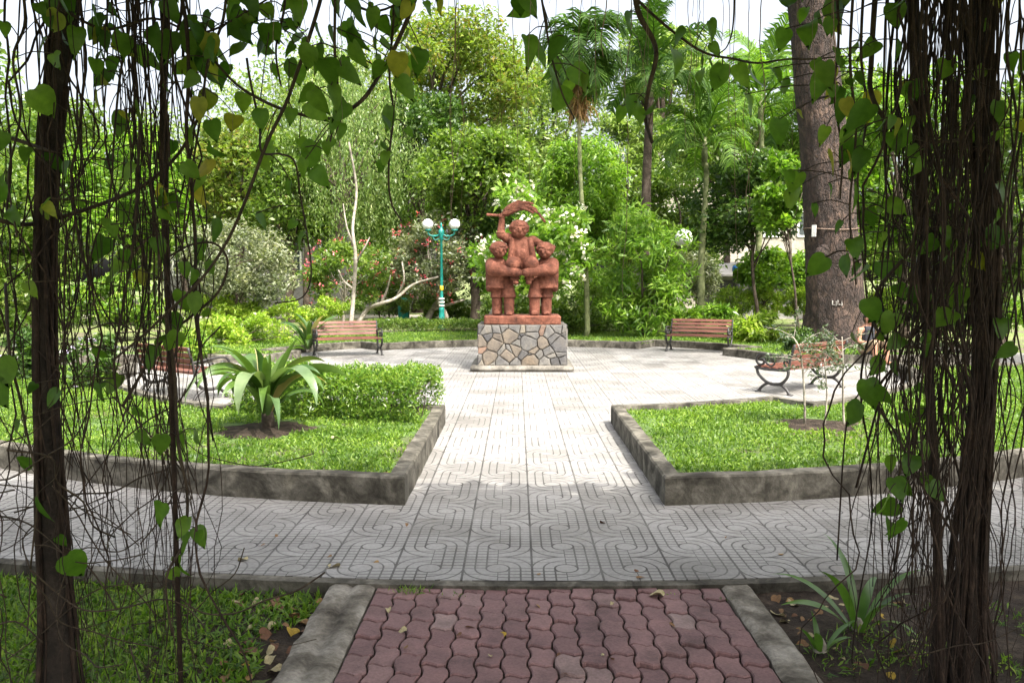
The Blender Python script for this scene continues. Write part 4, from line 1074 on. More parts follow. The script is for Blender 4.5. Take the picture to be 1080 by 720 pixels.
# -------- the big bark trunk at the right
def bigbark():
    m, nt, b = new_mat('furrowed_bark'); co = coord(nt, 'obj')
    mp = nt.nodes.new('ShaderNodeMapping'); mp.inputs['Scale'].default_value = (1, 1, .35); nt.links.new(co, mp.inputs[0])
    v = nt.nodes.new('ShaderNodeTexVoronoi'); v.inputs['Scale'].default_value = 9; v.feature = 'DISTANCE_TO_EDGE'; 
    n0 = noise(nt, mp.outputs[0], 6, 4, .6, out=1); 
    va = nt.nodes.new('ShaderNodeVectorMath'); va.operation = 'MULTIPLY_ADD'; nt.links.new(n0, va.inputs[0]); va.inputs[1].default_value = (.35, .35, .35); nt.links.new(mp.outputs[0], va.inputs[2])
    nt.links.new(va.outputs[0], v.inputs['Vector'])
    n1 = noise(nt, co, 2.2, 7, .65); n2 = noise(nt, mp.outputs[0], 28, 5, .7)
    col = ramp(nt, n1, [(.32, (.02, .013, .01)), (.5, (.05, .032, .025)), (.66, (.12, .08, .06))])
    col = mix(nt, ramp(nt, v.outputs[0], [(0, (.85, .85, .85)), (.12, (0, 0, 0))]), col, (.03, .02, .016))
    col = mix(nt, 1.0, col, ramp(nt, n2, [(.3, (.6, .6, .6)), (.7, (1.35, 1.3, 1.25))]), 'MULTIPLY')
    nt.links.new(col, b.inputs['Base Color']); b.inputs['Roughness'].default_value = .9
    bump(nt, b, mth(nt, 'ADD', mth(nt, 'MINIMUM', v.outputs[0], .14), mth(nt, 'MULTIPLY', n2, .2)), 1, .3); return m
MAT['bigbark'] = bigbark()
MAT['palechalk'] = rough_mat('worn_white_paint', [(.42, (.07, .05, .04)), (.56, (.42, .40, .37))], 22, 4, .9, .2, .01)
D = 19.4; a = at(884, 372, D)
big = empty('big_tree', (a.x, D, .1), 0, 'massive tree trunk with furrowed brown bark leaning left, small white tag wired to it', 'tree')
axis = [at(886, 376, D), at(882, 330, D), at(878, 270, D), at(872, 180, D), at(862, 90, D), at(853, 0, D), at(838, -140, D)]
axis = [p-Vector((a.x, D, .1)) for p in axis]; axis[0].z = -.05
rads = [.80, .66, .60, .545, .50, .47, .40]
pts = catmull(axis, 24); rr = np.interp(np.linspace(0, 6, len(pts)), range(7), rads)
vs = []; k = 84
for i, p in enumerate(pts):
    for j in range(k):
        g = 2*math.pi*j/k
        r_ = rr[i]*(1+.05*mnoise.noise(Vector((math.cos(g)*1.5, math.sin(g)*1.5, p.z*.7)))+.025*mnoise.noise(Vector((math.cos(g)*6, math.sin(g)*6, p.z*2.5)))+.045*(abs(mnoise.noise(Vector((math.cos(g)*7, math.sin(g)*7, p.z*1.1))))-.25)+.03*mnoise.noise(Vector((math.cos(g)*15, math.sin(g)*15, p.z*6)))+.2*max(0, 1-p.z/.9)*max(0, math.cos(g*4+.7)))
        vs.append(p+Vector((math.cos(g), math.sin(g), 0))*r_)
mb = MB(); mb.add(vs, [(i*k+j, i*k+(j+1) % k, (i+1)*k+(j+1) % k, (i+1)*k+j) for i in range(len(pts)-1) for j in range(k)])
kn = at(868, 266, D)-Vector((a.x, D, .1)); 
mb.build('trunk', MAT['bigbark'], big, True)
mb = MB()
for q, r_ in (((866, 268), .17), ((869, 263), .12)):
    kk = at(*q, D-.52)-Vector((a.x, D, .1)); mb.lathe([(.01, -r_), (r_*.6, -r_*.8), (r_, 0), (r_*.6, r_*.8), (.01, r_)], kk, 12)
mb.build('knot', MAT['bigbark'], big, True)
mb = MB(); wz = at(870, 243, D).z-.1; 
ct = min(pts, key=lambda p: abs(p.z-wz)); rw = float(np.interp(ct.z, [p.z for p in pts], rr))*1.04
mb.tube([ct+Vector((math.cos(g)*rw, math.sin(g)*rw, .03*math.cos(g*2))) for g in np.linspace(0, 2*math.pi, 40)], .012, 5); mb.build('wire_band', MAT['paleroot'], big)
tg = at(857.5, 246, D)-Vector((a.x, D, .1))
mb = MB(); mb.box((ct.x-rw*.86, -rw*.62, wz-.03), (.10, .02, .26), rz=-.9); mb.build('tag', MAT['whitepaint'], big)
mb = MB()                                                  # worn white painted tree number, no longer legible
for (x, z, w_, h_) in ((-.11, .01, .022, .11), (-.08, -.03, .03, .025), (-.04, .0, .02, .12), (.0, .02, .022, .10), (.035, -.02, .03, .03), (.075, .01, .02, .12)):
    g = -math.pi/2-.28+x/.62; q = Vector((math.cos(g), math.sin(g), 0)); zc = at(866, 319, D).z-.1+z; c2 = min(pts, key=lambda p: abs(p.z-zc)); r2 = float(np.interp(c2.z, [p.z for p in pts], rr))*1.005
    mb.box(c2+q*r2+Vector((0, 0, zc-c2.z)), (w_, .05, h_), rz=g+math.pi/2)
mb.build('painted_mark', MAT['palechalk'], big)
rngb = np.random.default_rng(12)
P, cs = crown_pts(np.array([-1.5, .5, 14.0]), (5.2, 5.2, 2.6), 5200, 46, 1.15, rngb)
P2, cs2 = crown_pts(np.array([-3.4, -6.6, 10.6]), (4.4, 2.8, .7), 3600, 34, .7, rngb, shell=.1)  # low out-of-view leaf layer, added to dapple the plaza with shade
quad_mesh('crown', leaf_quads(np.concatenate([P, P2]), .26, .13, nb=(0, 0, .8)), LM['mid'], big)
mb = MB()
for q in cs[:12]:
    c_ = catmull([pts[-1]-Vector((0, 0, .5)), (pts[-1]+Vector(q))/2+Vector((0, 0, .4)), Vector(q)], 5); mb.tube(c_, [.2*(1-.85*i/len(c_)) for i in range(len(c_))], 6)
mb.tube(catmull([pts[-14], (pts[-14]+Vector((-2.4, -5.6, 10.6)))/2+Vector((0, 0, .5)), Vector((-2.4, -5.6, 10.6))], 8), [.2*(1-.8*i/16) for i in range(17)], 7)  # unseen limb added to carry the dappling leaf layer
mb.build('limb', MAT['bigbark'], big, True)

# -------- strap-leaved plants
def strap_mat(name, edge, mid, tip):
    m, nt, b = new_mat(name); r_ = island(nt); co = coord(nt, 'obj')
    col = ramp(nt, r_, [(0, edge), (.5, mid), (.82, mid), (.88, tip), (1, tip)])
    n1 = noise(nt, co, 6, 5, .6)
    col = mix(nt, 1.0, col, ramp(nt, n1, [(.3, (.7, .75, .7)), (.7, (1.3, 1.25, 1.3))]), 'MULTIPLY')
    nt.links.new(col, b.inputs['Base Color']); b.inputs['Roughness'].default_value = .32
    tr = nt.nodes.new('ShaderNodeBsdfTranslucent'); nt.links.new(mix(nt, 1.0, col, (1.1, 1.2, .5), 'MULTIPLY'), tr.inputs[0])
    ms = nt.nodes.new('ShaderNodeMixShader'); ms.inputs[0].default_value = .3
    nt.links.new(b.outputs[0], ms.inputs[1]); nt.links.new(tr.outputs[0], ms.inputs[2]); nt.links.new(ms.outputs[0], nt.nodes['Material Output'].inputs[0]); return m
MAT['strap'] = strap_mat('strap_leaf', (.032, .078, .016), (.08, .145, .028), (.30, .28, .13))
MAT['strappale'] = strap_mat('pale_strap_leaf', (.10, .17, .07), (.16, .22, .10), (.30, .24, .09))
MAT['strapgreen'] = strap_mat('green_strap_leaf', (.05, .12, .02), (.09, .18, .03), (.14, .22, .05))
bigp = empty('strap_leaf_plant', (BIG.x, BIG.y, ZF), 0, 'large rosette plant with broad drooping strap leaves on the left lawn', 'plant')
rs = np.random.default_rng(21); mb = MB(); mp = MB()
for k in range(33):
    lv = k/33; az = k*2.399+rs.normal()*.15; L = rs.uniform(.8, 1.08)*(.72 if lv < .2 else 1)
    rise = 1.5-.45*lv+rs.normal()*.12; droop = (.4+2.9*lv**.55)*rs.uniform(.75, 1.2)
    tgt = mp if (lv > .5 and rs.random() < .13) else mb
    r0 = .05; tgt.strap((r0*math.cos(az), r0*math.sin(az), .12+.16*(1-lv)), az, L, .135*rs.uniform(.7, 1.2), rise, droop, 14, .3, rs.normal()*.8)
# the pale leaves hanging to the front
for az, L, dr in ((-1.62, 1.0, 2.75), (-2.35, 1.05, 2.5), (-.75, 1.1, 2.4)):
    mp.strap((.05*math.cos(az), .05*math.sin(az), .40), az, L, .17, .8, dr+.25, 14, .3, .1)
mb.build('foliage', MAT['strap'], bigp, True); mp.build('pale_leaves', MAT['strappale'], bigp, True)
mb = MB(); mb.tube([(0, 0, -.03), (.01, 0, .1), (0, 0, .22)], [.07, .065, .055], 10); mb.build('stem', MAT['bark'], bigp, True)
def straps(name, label, loc, n, L, W, rise, droop, mat, seed, az0=0, spread=2*math.pi):
    rs = np.random.default_rng(seed); mb = MB(); root = empty(name, loc, 0, label, 'plant')
    for k in range(n):
        az = az0+spread*(k+.5)/n+rs.normal()*.2
        mb.strap((.02*math.cos(az), .02*math.sin(az), .0), az, L*rs.uniform(.7, 1.2), W*rs.uniform(.8, 1.2), rise+rs.normal()*.22, droop*rs.uniform(.6, 1.3), 12, .28, rs.normal()*.4)
    mb.build('foliage', MAT[mat], root, True)
    mb = MB(); mb.lathe([(.035, -.04), (.04, 0), (.028, .05), (.012, .08)], n=8); mb.build('bulb', MAT['palebark'], root, True)
    return root
p = gnd(905, 668, -.085); straps('spider_lily', 'strappy green lily in the bare soil beside the right root column', p, 9, .52, .045, 1.0, 1.3, 'strapgreen', 4)
p = gnd(865, 690, -.085); straps('spider_lily', 'short strappy lily sprouting left of the larger one in the soil', p, 5, .22, .035, 1.1, 1.0, 'strapgreen', 8)
p = gnd(325, 369, 0.1); straps('canna_plant', 'leafy clump with yellowed leaves beside the left end of the worn bench', Vector((p.x, p.y, .1)), 26, 1.0, .13, 1.15, 1.5, 'strap', 9)

# sapling with whitish stems on the right lawn
sap = empty('sapling', (SAP.x, SAP.y, ZF), 0, 'sparse sapling with thin whitish stems in a dark soil circle on the right lawn', 'sapling')
dS = SAP.y; rs = np.random.default_rng(31); mb = MB(); tips = []
for base_, path_, r0 in (((849, 440), [(849, 440), (848, 410), (846, 385), (842, 365), (834, 352)], .013), ((870, 447), [(870, 447), (872, 415), (870, 385), (868, 368)], .010), ((890, 450), [(890, 450), (889, 415), (889, 380), (888, 355)], .012)):
    pts_ = catmull([at(x, y, dS+rs.normal()*.03)-Vector((SAP.x, SAP.y, ZF)) for x, y in path_], 5); pts_[0].z = -.02; mb.tube(pts_, [r0*(1-.6*i/len(pts_)) for i in range(len(pts_))], 6)
    for k in range(11):
        q = pts_[int(len(pts_)*rs.uniform(.45, 1))-1]; d_ = Vector((rs.normal(), rs.normal(), rs.uniform(.05, .55))).normalized()*rs.uniform(.2, .42)
        c_ = catmull([q, q+d_*.5+Vector((0, 0, .02)), q+d_], 4); mb.tube(c_, [.005*(1-.6*i/len(c_)) for i in range(len(c_))], 4); tips += [tuple(c_[j]) for j in range(3, len(c_))]
mb.build('stem', MAT['palebark'], sap, True)
tips = np.array(tips); P = tips[rs.integers(0, len(tips), 1000)]+rs.normal(size=(1000, 3))*.015
quad_mesh('foliage', leaf_quads(P, .045, .02, nb=(0, -.2, .8)), LM['sage'], sap)
# purple flowering shrub at the left
T('flowering_shrub', 'dark leaved shrub with pale purple flowers on the left lawn', 95, 382, 60, 76, 11.6, 900, .11, .055, 'dark', tr=.025, cat='shrub', nc=16, part='foliage', base=ZF, flowers=('purple', 12, .07), seed=15)
T('bush', 'dark bush at the left edge of the left lawn', 20, 375, 80, 60, 12.6, 1500, .11, .055, 'dark', tr=.025, cat='bush', nc=18, part='foliage', base=ZF, seed=16)
# leafy infill low behind the lawns
for lab, a, dd, m_, n_ in [('dark leafy bush behind the lamp post foot', (480, 318, 90, 52), 36, 'mid', 4200), ('broad dark bush low behind the statue legs', (548, 322, 90, 60), 31, 'mid', 4200), ('broad green bush between the statue and the tall drooping shrub', (640, 312, 70, 70), 28, 'bright', 4000), ('green bush behind the bare leaning trunk', (410, 305, 70, 60), 37, 'mid', 3600), ('wide green bush behind the left curtain of roots', (120, 318, 150, 60), 24, 'hedge', 5200), ('wide green bush at the right edge behind the root column', (1010, 325, 170, 70), 22, 'bright', 5600), ('pale bush right of the big trunk beyond the bench', (930, 325, 60, 50), 26, 'lime', 3200), ('green bush at the left edge beyond the lawn', (15, 330, 130, 60), 22, 'mid', 4400)]:
    T('bush', lab, *a, dd, n_, .17, .075, m_, tr=.04, cat='bush', nc=34, cf=.4, part='foliage', shell=.3)

for lab, a, dd, m_ in [('pale hazy tree high behind the weeping tree', (320, 120, 200, 170), 46, 'light'), ('tall bright tree behind the lamp post and the dark tree', (420, 215, 120, 140), 41, 'bright'), ('pale green tree behind the yellow flecked tree at the left', (190, 190, 170, 170), 47, 'light'), ('tall leafy tree at the far left behind the root trunk', (60, 190, 150, 200), 40, 'mid')]:
    T('tree', lab, *a, dd, 11000, .3, .13, m_, tr=.2, nc=50)

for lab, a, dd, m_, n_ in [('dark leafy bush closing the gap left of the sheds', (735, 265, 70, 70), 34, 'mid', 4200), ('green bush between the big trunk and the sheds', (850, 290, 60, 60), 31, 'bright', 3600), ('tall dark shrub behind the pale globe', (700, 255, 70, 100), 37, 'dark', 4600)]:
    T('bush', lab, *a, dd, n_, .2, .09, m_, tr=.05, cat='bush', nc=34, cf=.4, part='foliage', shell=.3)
# ------------------------------------------------------------------ foreground: banyan limbs, root columns, hanging roots, vines
LM['canopy'] = leaf_mat('leaf_canopy', [(.03, .06, .012), (.045, .085, .016), (.06, .11, .02)], .25)
ban = empty('banyan_tree', (0, 1.0, -.09), 0, 'spreading fig canopy overhead from whose limbs the roots and vines hang', 'tree')
rs = np.random.default_rng(51)
def canopy():
    n = 30000
    x = rs.uniform(-4.4, 7.6, n); y = rs.uniform(-1.6, 4.3, n); z = 3.75+rs.uniform(0, 1.0, n)**1.5*1.5
    h = np.array([mnoise.noise(Vector((a*.9, b*.9, 3.3))) for a, b in zip(x, y)])
    k = (h > -.62) & (y < 3.95+.25*h*2) 
    return np.stack([x[k], y[k]-1.0, z[k]+.09], 1)
P = canopy()
quad_mesh('crown', leaf_quads(P, .34, .22, nb=(0, 0, 1.3)), LM['canopy'], ban)
mb = MB()
def limb(pts, r0, r1):
    c_ = catmull([Vector(p)-Vector((0, 1, -.09)) for p in pts], 6); mb.tube(c_, [r0+(r1-r0)*i/(len(c_)-1) for i in range(len(c_))], 9)
limb([(-3.6, 3.5, 3.35), (-1.8, 3.4, 3.45), (0, 3.35, 3.55), (1.9, 3.5, 3.5), (3.6, 3.6, 3.4)], .10, .09)
limb([(-2.2, -3, 3.8), (-2.0, 0, 3.7), (-1.9, 3.4, 3.45)], .16, .09)
limb([(2.3, -3, 3.8), (2.1, 0, 3.7), (1.95, 3.5, 3.5)], .16, .09)
limb([(-3.3, 2.6, 3.4), (0, 2.5, 3.6), (3.3, 2.7, 3.4)], .07, .06)
mb.build('limb', MAT['darktrunk'], ban, True)
# columns of fused aerial roots
def column(label, path, rads_, strands, seed, d):
    a = at(*path[0], d); root = empty('root_column', (a.x, d, -.09), 0, label, 'aerial root trunk')
    ax = catmull([at(x, y, d)-Vector((a.x, d, -.09)) for x, y in path], 6)
    ax[0].z = -.03
    rr = np.interp(np.linspace(0, len(path)-1, len(ax)), range(len(path)), rads_)
    rs = np.random.default_rng(seed); mb = MB(); k = 14; vs = []
    for i, p in enumerate(ax):
        for j in range(k):
            g = 2*math.pi*j/k; vs.append(p+Vector((math.cos(g), math.sin(g), 0))*rr[i]*(1+.25*mnoise.noise(Vector((math.cos(g)*2, math.sin(g)*2, p.z*.8+seed)))))
    mb.add(vs, [(i*k+j, i*k+(j+1) % k, (i+1)*k+(j+1) % k, (i+1)*k+j) for i in range(len(ax)-1) for j in range(k)])
    mb.build('trunk', MAT['darktrunk'], root, True)
    mb = MB()
    for s_ in range(strands):
        g = rs.uniform(0, 2*math.pi); tw = rs.normal()*1.2; off = rs.uniform(.9, 1.55); i0 = int(rs.uniform(0, len(ax)*.4)); i1 = int(rs.uniform(len(ax)*.6, len(ax)-1)); r_ = rs.uniform(.004, .013)
        pts_ = []
        for i in range(i0 if rs.random() < .4 else 0, i1+1):
            t = i/len(ax); gg = g+tw*t; o_ = rr[i]*off*(1+.35*mnoise.noise(Vector((t*6, s_, 1))))
            pts_.append(ax[i]+Vector((math.cos(gg)*o_, math.sin(gg)*o_, 0)))
        if len(pts_) > 3: mb.tube(pts_, r_, 5)
    mb.build('clinging_roots', MAT['root'], root, True)
    return root
column('dark stout aerial root trunk at the left, wrapped in thin roots', [(64, 742), (60, 640), (52, 500), (46, 350), (50, 200), (58, 90), (72, 0), (92, -160)], [.07, .05, .034, .026, .027, .033, .042, .07], 15, 3, 3.42)
column('bundle of slim dark aerial roots in the left tangle', [(185, 560), (176, 300), (172, 120), (182, -160)], [.003, .004, .010, .022], 3, 5, 3.3)
column('dark root trunk thickening to the ground at the right', [(1018, 745), (1020, 640), (1030, 500), (1040, 360), (1042, 200), (1036, 60), (1030, -160)], [.085, .052, .035, .030, .030, .036, .06], 24, 7, 3.5)
column('dark root bundle beside the stout column at the right', [(985, 748), (988, 640), (984, 480), (976, 330), (968, 150), (962, -160)], [.03, .015, .008, .007, .008, .02], 9, 9, 3.4)
# loose hanging roots
def root_mesh(L, seed, r=.0035, wav=.03):
    rs = np.random.default_rng(seed); mb = MB(); n = int(L/.07); pts_ = []
    a, b = rs.uniform(0, 9, 2)
    for i in range(n+1):
        z = -L*i/n; q = (i/n)**.7
        pts_.append((wav*q*(mnoise.noise(Vector((z*1.6, a, 0)))*2.0+.35*mnoise.noise(Vector((z*7, a, 2)))), wav*q*mnoise.noise(Vector((z*1.6, b, 5)))*2.2, z))
    mb.tube(pts_, [r*(1.25-.75*i/n)*(1+.3*mnoise.noise(Vector((i*.9, a, 1)))) for i in range(n+1)], 5)
    if rs.random() < .55:                      # a side rootlet
        k = int(n*rs.uniform(.3, .7)); p0 = Vector(pts_[k]); dx = rs.choice([-1, 1])*rs.uniform(.05, .16)
        mb.tube(catmull([p0, p0+Vector((dx*.6, rs.normal()*.05, -.15)), p0+Vector((dx, rs.normal()*.06, -rs.uniform(.4, .9)))], 5), r*.6, 4)
    me = bpy.data.meshes.new('hanging_root'); me.from_pydata(mb.v, [], mb.f); me.update(); me.polygons.foreach_set('use_smooth', [True]*len(me.polygons)); return me
RM = [root_mesh(3.5, 100+i, r=rr_, wav=wv) for i, (rr_, wv) in enumerate([(.003, .05), (.004, .09), (.0035, .13), (.005, .05), (.0025, .16), (.006, .07), (.0028, .17), (.0045, .12), (.003, .18)])]
RP = [root_mesh(3.0, 300+i, r=.0019, wav=.02) for i in range(5)]
for m_ in RM: m_.materials.append(MAT['root'])
for m_ in RP: m_.materials.append(MAT['paleroot'])
def hang(px, d, zend, meshes, label, group, ztop=3.42, L0=3.5, j=0):
    a = at(px, 0, d); o = bpy.data.objects.new('hanging_root', meshes[int(rs.integers(len(meshes)))]); C.objects.link(o)
    o.location = (a.x, d, ztop); o.rotation_euler = (rs.normal()*j, rs.normal()*j, rs.uniform(0, 6.28)); s_ = (ztop-zend)/L0
    q = rs.choice([.55, .75, .9, 1.2, 1.7], p=[.38, .34, .16, .09, .03]); o.scale = (q, q, s_); tag(o, label, 'aerial root', group)
gl_, gr_ = 'roots of the left curtain', 'roots of the right curtain'
ll_ = 'thin brown aerial root hanging in the tangled curtain at the left'
lr_ = 'thin brown aerial root hanging in the dense curtain at the right'
for k in range(92):
    u = rs.random()
    px_ = rs.normal(150, 30) if u < .42 else rs.uniform(-70, 205) if u < .75 else rs.normal(45, 30)
    ze = -.1 if rs.random() < .55 else rs.uniform(-.05, 1.6)
    hang(px_, rs.uniform(3.05, 3.8), ze, RM, ll_, gl_, j=.025)
for k in range(150):
    u = rs.random()
    px_ = rs.normal(1005, 26) if u < .6 else rs.uniform(940, 1150) if u < .9 else rs.normal(962, 18)
    ze = -.1 if rs.random() < .7 else rs.uniform(-.05, 1.4)
    hang(px_, rs.uniform(3.05, 3.8), ze, RM, lr_, gr_, j=.02)
for k in range(44):
    px_ = rs.uniform(215, 900); py_ = rs.choice([60, 130, 200, 260, 340], p=[.3, .3, .2, .12, .08])*rs.uniform(.6, 1.2)
    d_ = rs.uniform(2.9, 3.7); hang(px_, d_, at(px_, py_, d_).z, RP, 'hair-thin pale root dangling from the canopy over the middle of the view', 'hair-thin roots over the middle', L0=3.0, j=.01)

# heart-leaved vines
LM['heart'] = leaf_mat('leaf_heart', [(.05, .12, .016), (.07, .155, .02), (.09, .19, .025), (.13, .24, .035), (.08, .17, .022), (.11, .21, .03), (.42, .36, .05)], .55, .4, .35)
HALF = [(0, .02), (.14, -.055), (.30, -.04), (.43, .08), (.475, .25), (.42, .46), (.29, .68), (.125, .88), (0, 1.06)]
def heart(mb, p, size, down, nrm, curl, rs):
    a = Vector(down).normalized(); n = Vector(nrm); n = (n-a*n.dot(a)).normalized(); b = n.cross(a)
    k = len(HALF); vs = []
    for (u, v) in HALF:                                   # midrib then both margins
        vs.append(p+(a*v-n*(curl*v*v))*size if 0 else p+(a*max(v, .0)-n*(curl*max(v, 0)**2))*size)
    f_ = .16
    wv = rs.normal(size=2)*.08; asp = rs.uniform(.68, .95)
    for s_ in (-1, 1):
        for i, (u, v) in enumerate(HALF):
            vs.append(p+(a*v+b*(s_*u*asp)+n*(u*f_+wv[0]*math.sin(v*6+s_)*u*2-curl*v*v))*size)
    fs = []
    for s_, o_ in ((0, k), (1, 2*k)):
        for i in range(1, k-2):
            q = (i, i+1, o_+i+1, o_+i); fs.append(q if s_ else q[::-1])
        fs.append((0, 1, o_+1)) ; fs.append((k-2, k-1, o_+k-2))
    mb.add(vs, fs)
def vine(label, px_path, d, leaves, size=.105, r=.006, jit=.05, seed=1, name='heart_leaf_vine', facing=(0, -1, .25), group=None, spots=None, per=6):
    rs = np.random.default_rng(seed)
    pts_ = catmull([at(x, y, d+rs.normal()*.05) for x, y in px_path], per)
    o0 = pts_[0]; root = empty(name, o0, 0, label, 'vine', group)
    loc = [p-o0+Vector((mnoise.noise(p*3)*.015, 0, mnoise.noise(p*3+Vector((5, 5, 5)))*.015)) for p in pts_]
    mb = MB(); mb.tube(loc, [r*(1-.45*i/len(loc)) for i in range(len(loc))], 6); 
    ml = MB()
    anch = []
    if spots: anch = [(at(x, y, d+rs.normal()*.12)-o0, s_) for x, y, s_ in spots]
    for k in range(leaves):
        q = loc[int(rs.uniform(0, len(loc)-1))]; anch.append((q+Vector((rs.normal()*jit, rs.normal()*jit, rs.normal()*jit*.6-.02)), size*rs.uniform(.5, 1.15)))
    for p, s_ in anch:
        q = min(loc, key=lambda w_: (w_-p).length)
        mb.tube(catmull([q, (q+p)/2+Vector((0, 0, .015)), p], 3), .0022, 4)
        dn = Vector((rs.normal()*.55, rs.normal()*.45, -1)); nm = Vector(facing)+Vector((rs.normal()*1.1, rs.normal()*.4, rs.normal()*.5))
        heart(ml, p, s_*rs.uniform(.8, 1.02), dn, nm, rs.uniform(-.1, .6), rs)
    mb.build('stem', MAT['vine'], root, True)
    if anch: ml.build('foliage', LM['heart'], root, True)
    return root
V = vine
V('heart-leaved vine sweeping in a wide low arc across the upper left of the view', [(452, -40), (425, 30), (405, 75), (380, 108), (350, 124), (310, 118), (275, 105), (240, 78), (205, 30), (190, -40)], 3.3, 0, seed=2, r=.009, spots=[(305, 62, .09), (326, 108, .12), (332, 90, .10), (276, 115, .09), (360, 130, .08), (332, 150, .12), (316, 146, .08), (352, 146, .07), (280, 150, .09), (322, 168, .08), (270, 160, .12), (337, 45, .09), (350, 28, .10), (370, 30, .10), (372, 45, .11), (365, 60, .08), (300, 20, .09), (285, 25, .09), (420, 55, .10), (430, 52, .09), (422, 70, .10)])
V('long straight vine stem slanting from the top centre-left down to the left tangle', [(348, -40), (330, 30), (308, 92), (285, 145), (262, 205), (235, 262), (200, 308), (160, 345), (120, 380)], 3.2, 5, seed=3, r=.008)
V('vine hanging straight down through the left of centre with a leaf cluster near its top', [(413, -40), (414, 20), (412, 80), (415, 120), (409, 170), (412, 215), (424, 236)], 3.35, 0, seed=4, spots=[(398, 20, .11), (392, 8, .1), (420, 8, .1), (432, 0, .1), (448, 2, .06), (402, 40, .09), (430, 30, .08), (405, 65, .1), (428, 60, .11), (420, 82, .1), (398, 66, .08), (410, 112, .1), (404, 122, .07), (404, 150, .06), (408, 160, .06), (428, 135, .05), (404, 170, .06)])
V('leafy vine trailing down left of the vertical one, with large leaves', [(352, -40), (354, 40), (356, 90), (350, 130), (344, 160)], 3.15, 9, seed=5, size=.1, jit=.06)
V('vine arcing through the gap left of the weeping tree', [(262, 60), (272, 120), (276, 160), (295, 162), (310, 170), (318, 210), (324, 250), (326, 290), (316, 312), (290, 318)], 3.3, 0, seed=6, r=.005, spots=[(270, 225, .1), (322, 246, .1), (306, 190, .09), (330, 178, .09), (312, 232, .05)])
V('vine with big leaves crowding the top left beside the root trunk', [(240, -40), (236, 20), (222, 60), (214, 110), (206, 160), (196, 215), (190, 265)], 3.25, 34, seed=7, jit=.12, size=.105)
V('dense leafy vine tangled high at the left between the root trunks', [(130, -40), (136, 20), (128, 70), (122, 130), (118, 190), (112, 240)], 3.4, 44, seed=8, jit=.15, size=.105)
V('leafy vine at the top left corner', [(20, -40), (26, 20), (14, 60), (22, 120), (10, 190), (18, 250)], 3.2, 10, seed=9, jit=.1)
V('leafy vine running down the middle of the left tangle', [(150, 120), (146, 200), (140, 270), (130, 330), (120, 390), (132, 450)], 3.3, 26, seed=10, jit=.14)
V('curled vine loop low in the left tangle', [(130, 430), (170, 360), (200, 335), (230, 310), (240, 280), (226, 260), (200, 258), (176, 270)], 3.35, 9, seed=11, jit=.06, r=.007, size=.09)
V('vine with a few pale leaves hanging low left over the tiled walk', [(176, 330), (184, 400), (188, 470), (196, 520), (194, 570), (176, 610), (182, 670)], 3.25, 0, seed=12, r=.008, spots=[(172, 530, .1), (198, 545, .09), (206, 556, .1), (192, 562, .08), (186, 586, .09), (208, 560, .07), (180, 600, .07), (170, 458, .09), (188, 455, .1), (206, 452, .09), (126, 395, .1), (146, 455, .09), (166, 300, .11), (180, 330, .12), (188, 350, .12)])
V('leafy vine low at the far left of the frame', [(6, 300), (10, 380), (24, 440), (40, 520), (30, 600)], 3.15, 6, seed=13, jit=.07, size=.12)
V('short leafy vine hanging at the top centre, right of the open sky', [(562, -40), (572, 20), (580, 60), (592, 100), (604, 128)], 3.2, 0, seed=14, r=.005, spots=[(558, 5, .1), (556, 38, .12), (578, 30, .1), (568, 45, .12), (594, 38, .11), (588, 62, .12), (580, 70, .11), (604, 70, .12), (600, 85, .1), (592, 90, .12), (618, 78, .08), (553, -5, .1), (548, 0, .1)])
V('thick bare vine stem with two leaves bending down at the top centre-right', [(668, -40), (674, 10), (690, 42), (694, 62), (686, 95), (682, 125), (690, 150)], 3.2, 0, seed=15, r=.012, spots=[(664, 100, .09), (672, 105, .11), (656, 112, .08), (664, 12, .09), (690, 110, .06)])
V('vine running sideways across the upper right toward the big trunk', [(668, -8), (690, 16), (715, 38), (740, 54), (770, 60), (800, 66), (830, 64), (858, 64), (890, 60)], 3.3, 0, seed=16, r=.006, spots=[(722, 30, .08), (710, 52, .11), (748, 22, .10), (750, 46, .07), (748, 66, .1), (762, 68, .13), (778, 68, .12), (792, 72, .12), (740, 74, .07)])
V('thin vine dangling from the canopy above the right palms', [(775, -40), (772, 20), (766, 45), (758, 56)], 3.3, 0, seed=27, r=.004)
V('leaf curtain vine at the upper right beside the big trunk', [(878, -40), (884, 40), (880, 100), (888, 160), (884, 210)], 3.3, 30, seed=17, jit=.14, size=.115)
V('leafy vine hanging right of the big trunk with yellowing leaves', [(912, -40), (908, 50), (914, 120), (904, 190), (910, 260), (916, 320)], 3.35, 34, seed=18, jit=.14, size=.11)
V('thick curved vine swinging across the upper right roots', [(925, -40), (920, 60), (918, 95), (930, 122), (955, 140), (990, 150), (1020, 146)], 3.3, 5, seed=19, r=.011)
V('vine looping over the right lawn beside the dense roots', [(968, 230), (958, 265), (940, 290), (926, 310), (922, 335), (930, 356), (955, 366), (985, 370)], 3.3, 0, seed=20, r=.009, spots=[(916, 315, .11), (930, 378, .1), (914, 400, .14), (908, 425, .13), (922, 408, .11), (946, 300, .09), (942, 330, .1), (950, 355, .08)])
V('leafy vine within the right roots beside the lawn', [(962, 250), (966, 320), (958, 380), (962, 440), (950, 500)], 3.25, 18, seed=21, jit=.10, size=.1)
V('vine with drooping leaves at the left side of the right root column', [(944, 430), (950, 470), (948, 510), (944, 560)], 3.25, 0, seed=22, r=.004, spots=[(944, 505, .1), (936, 522, .1), (946, 530, .12), (938, 548, .12), (954, 548, .1), (964, 480, .1), (972, 466, .09), (942, 455, .08), (938, 480, .08), (980, 500, .1)])
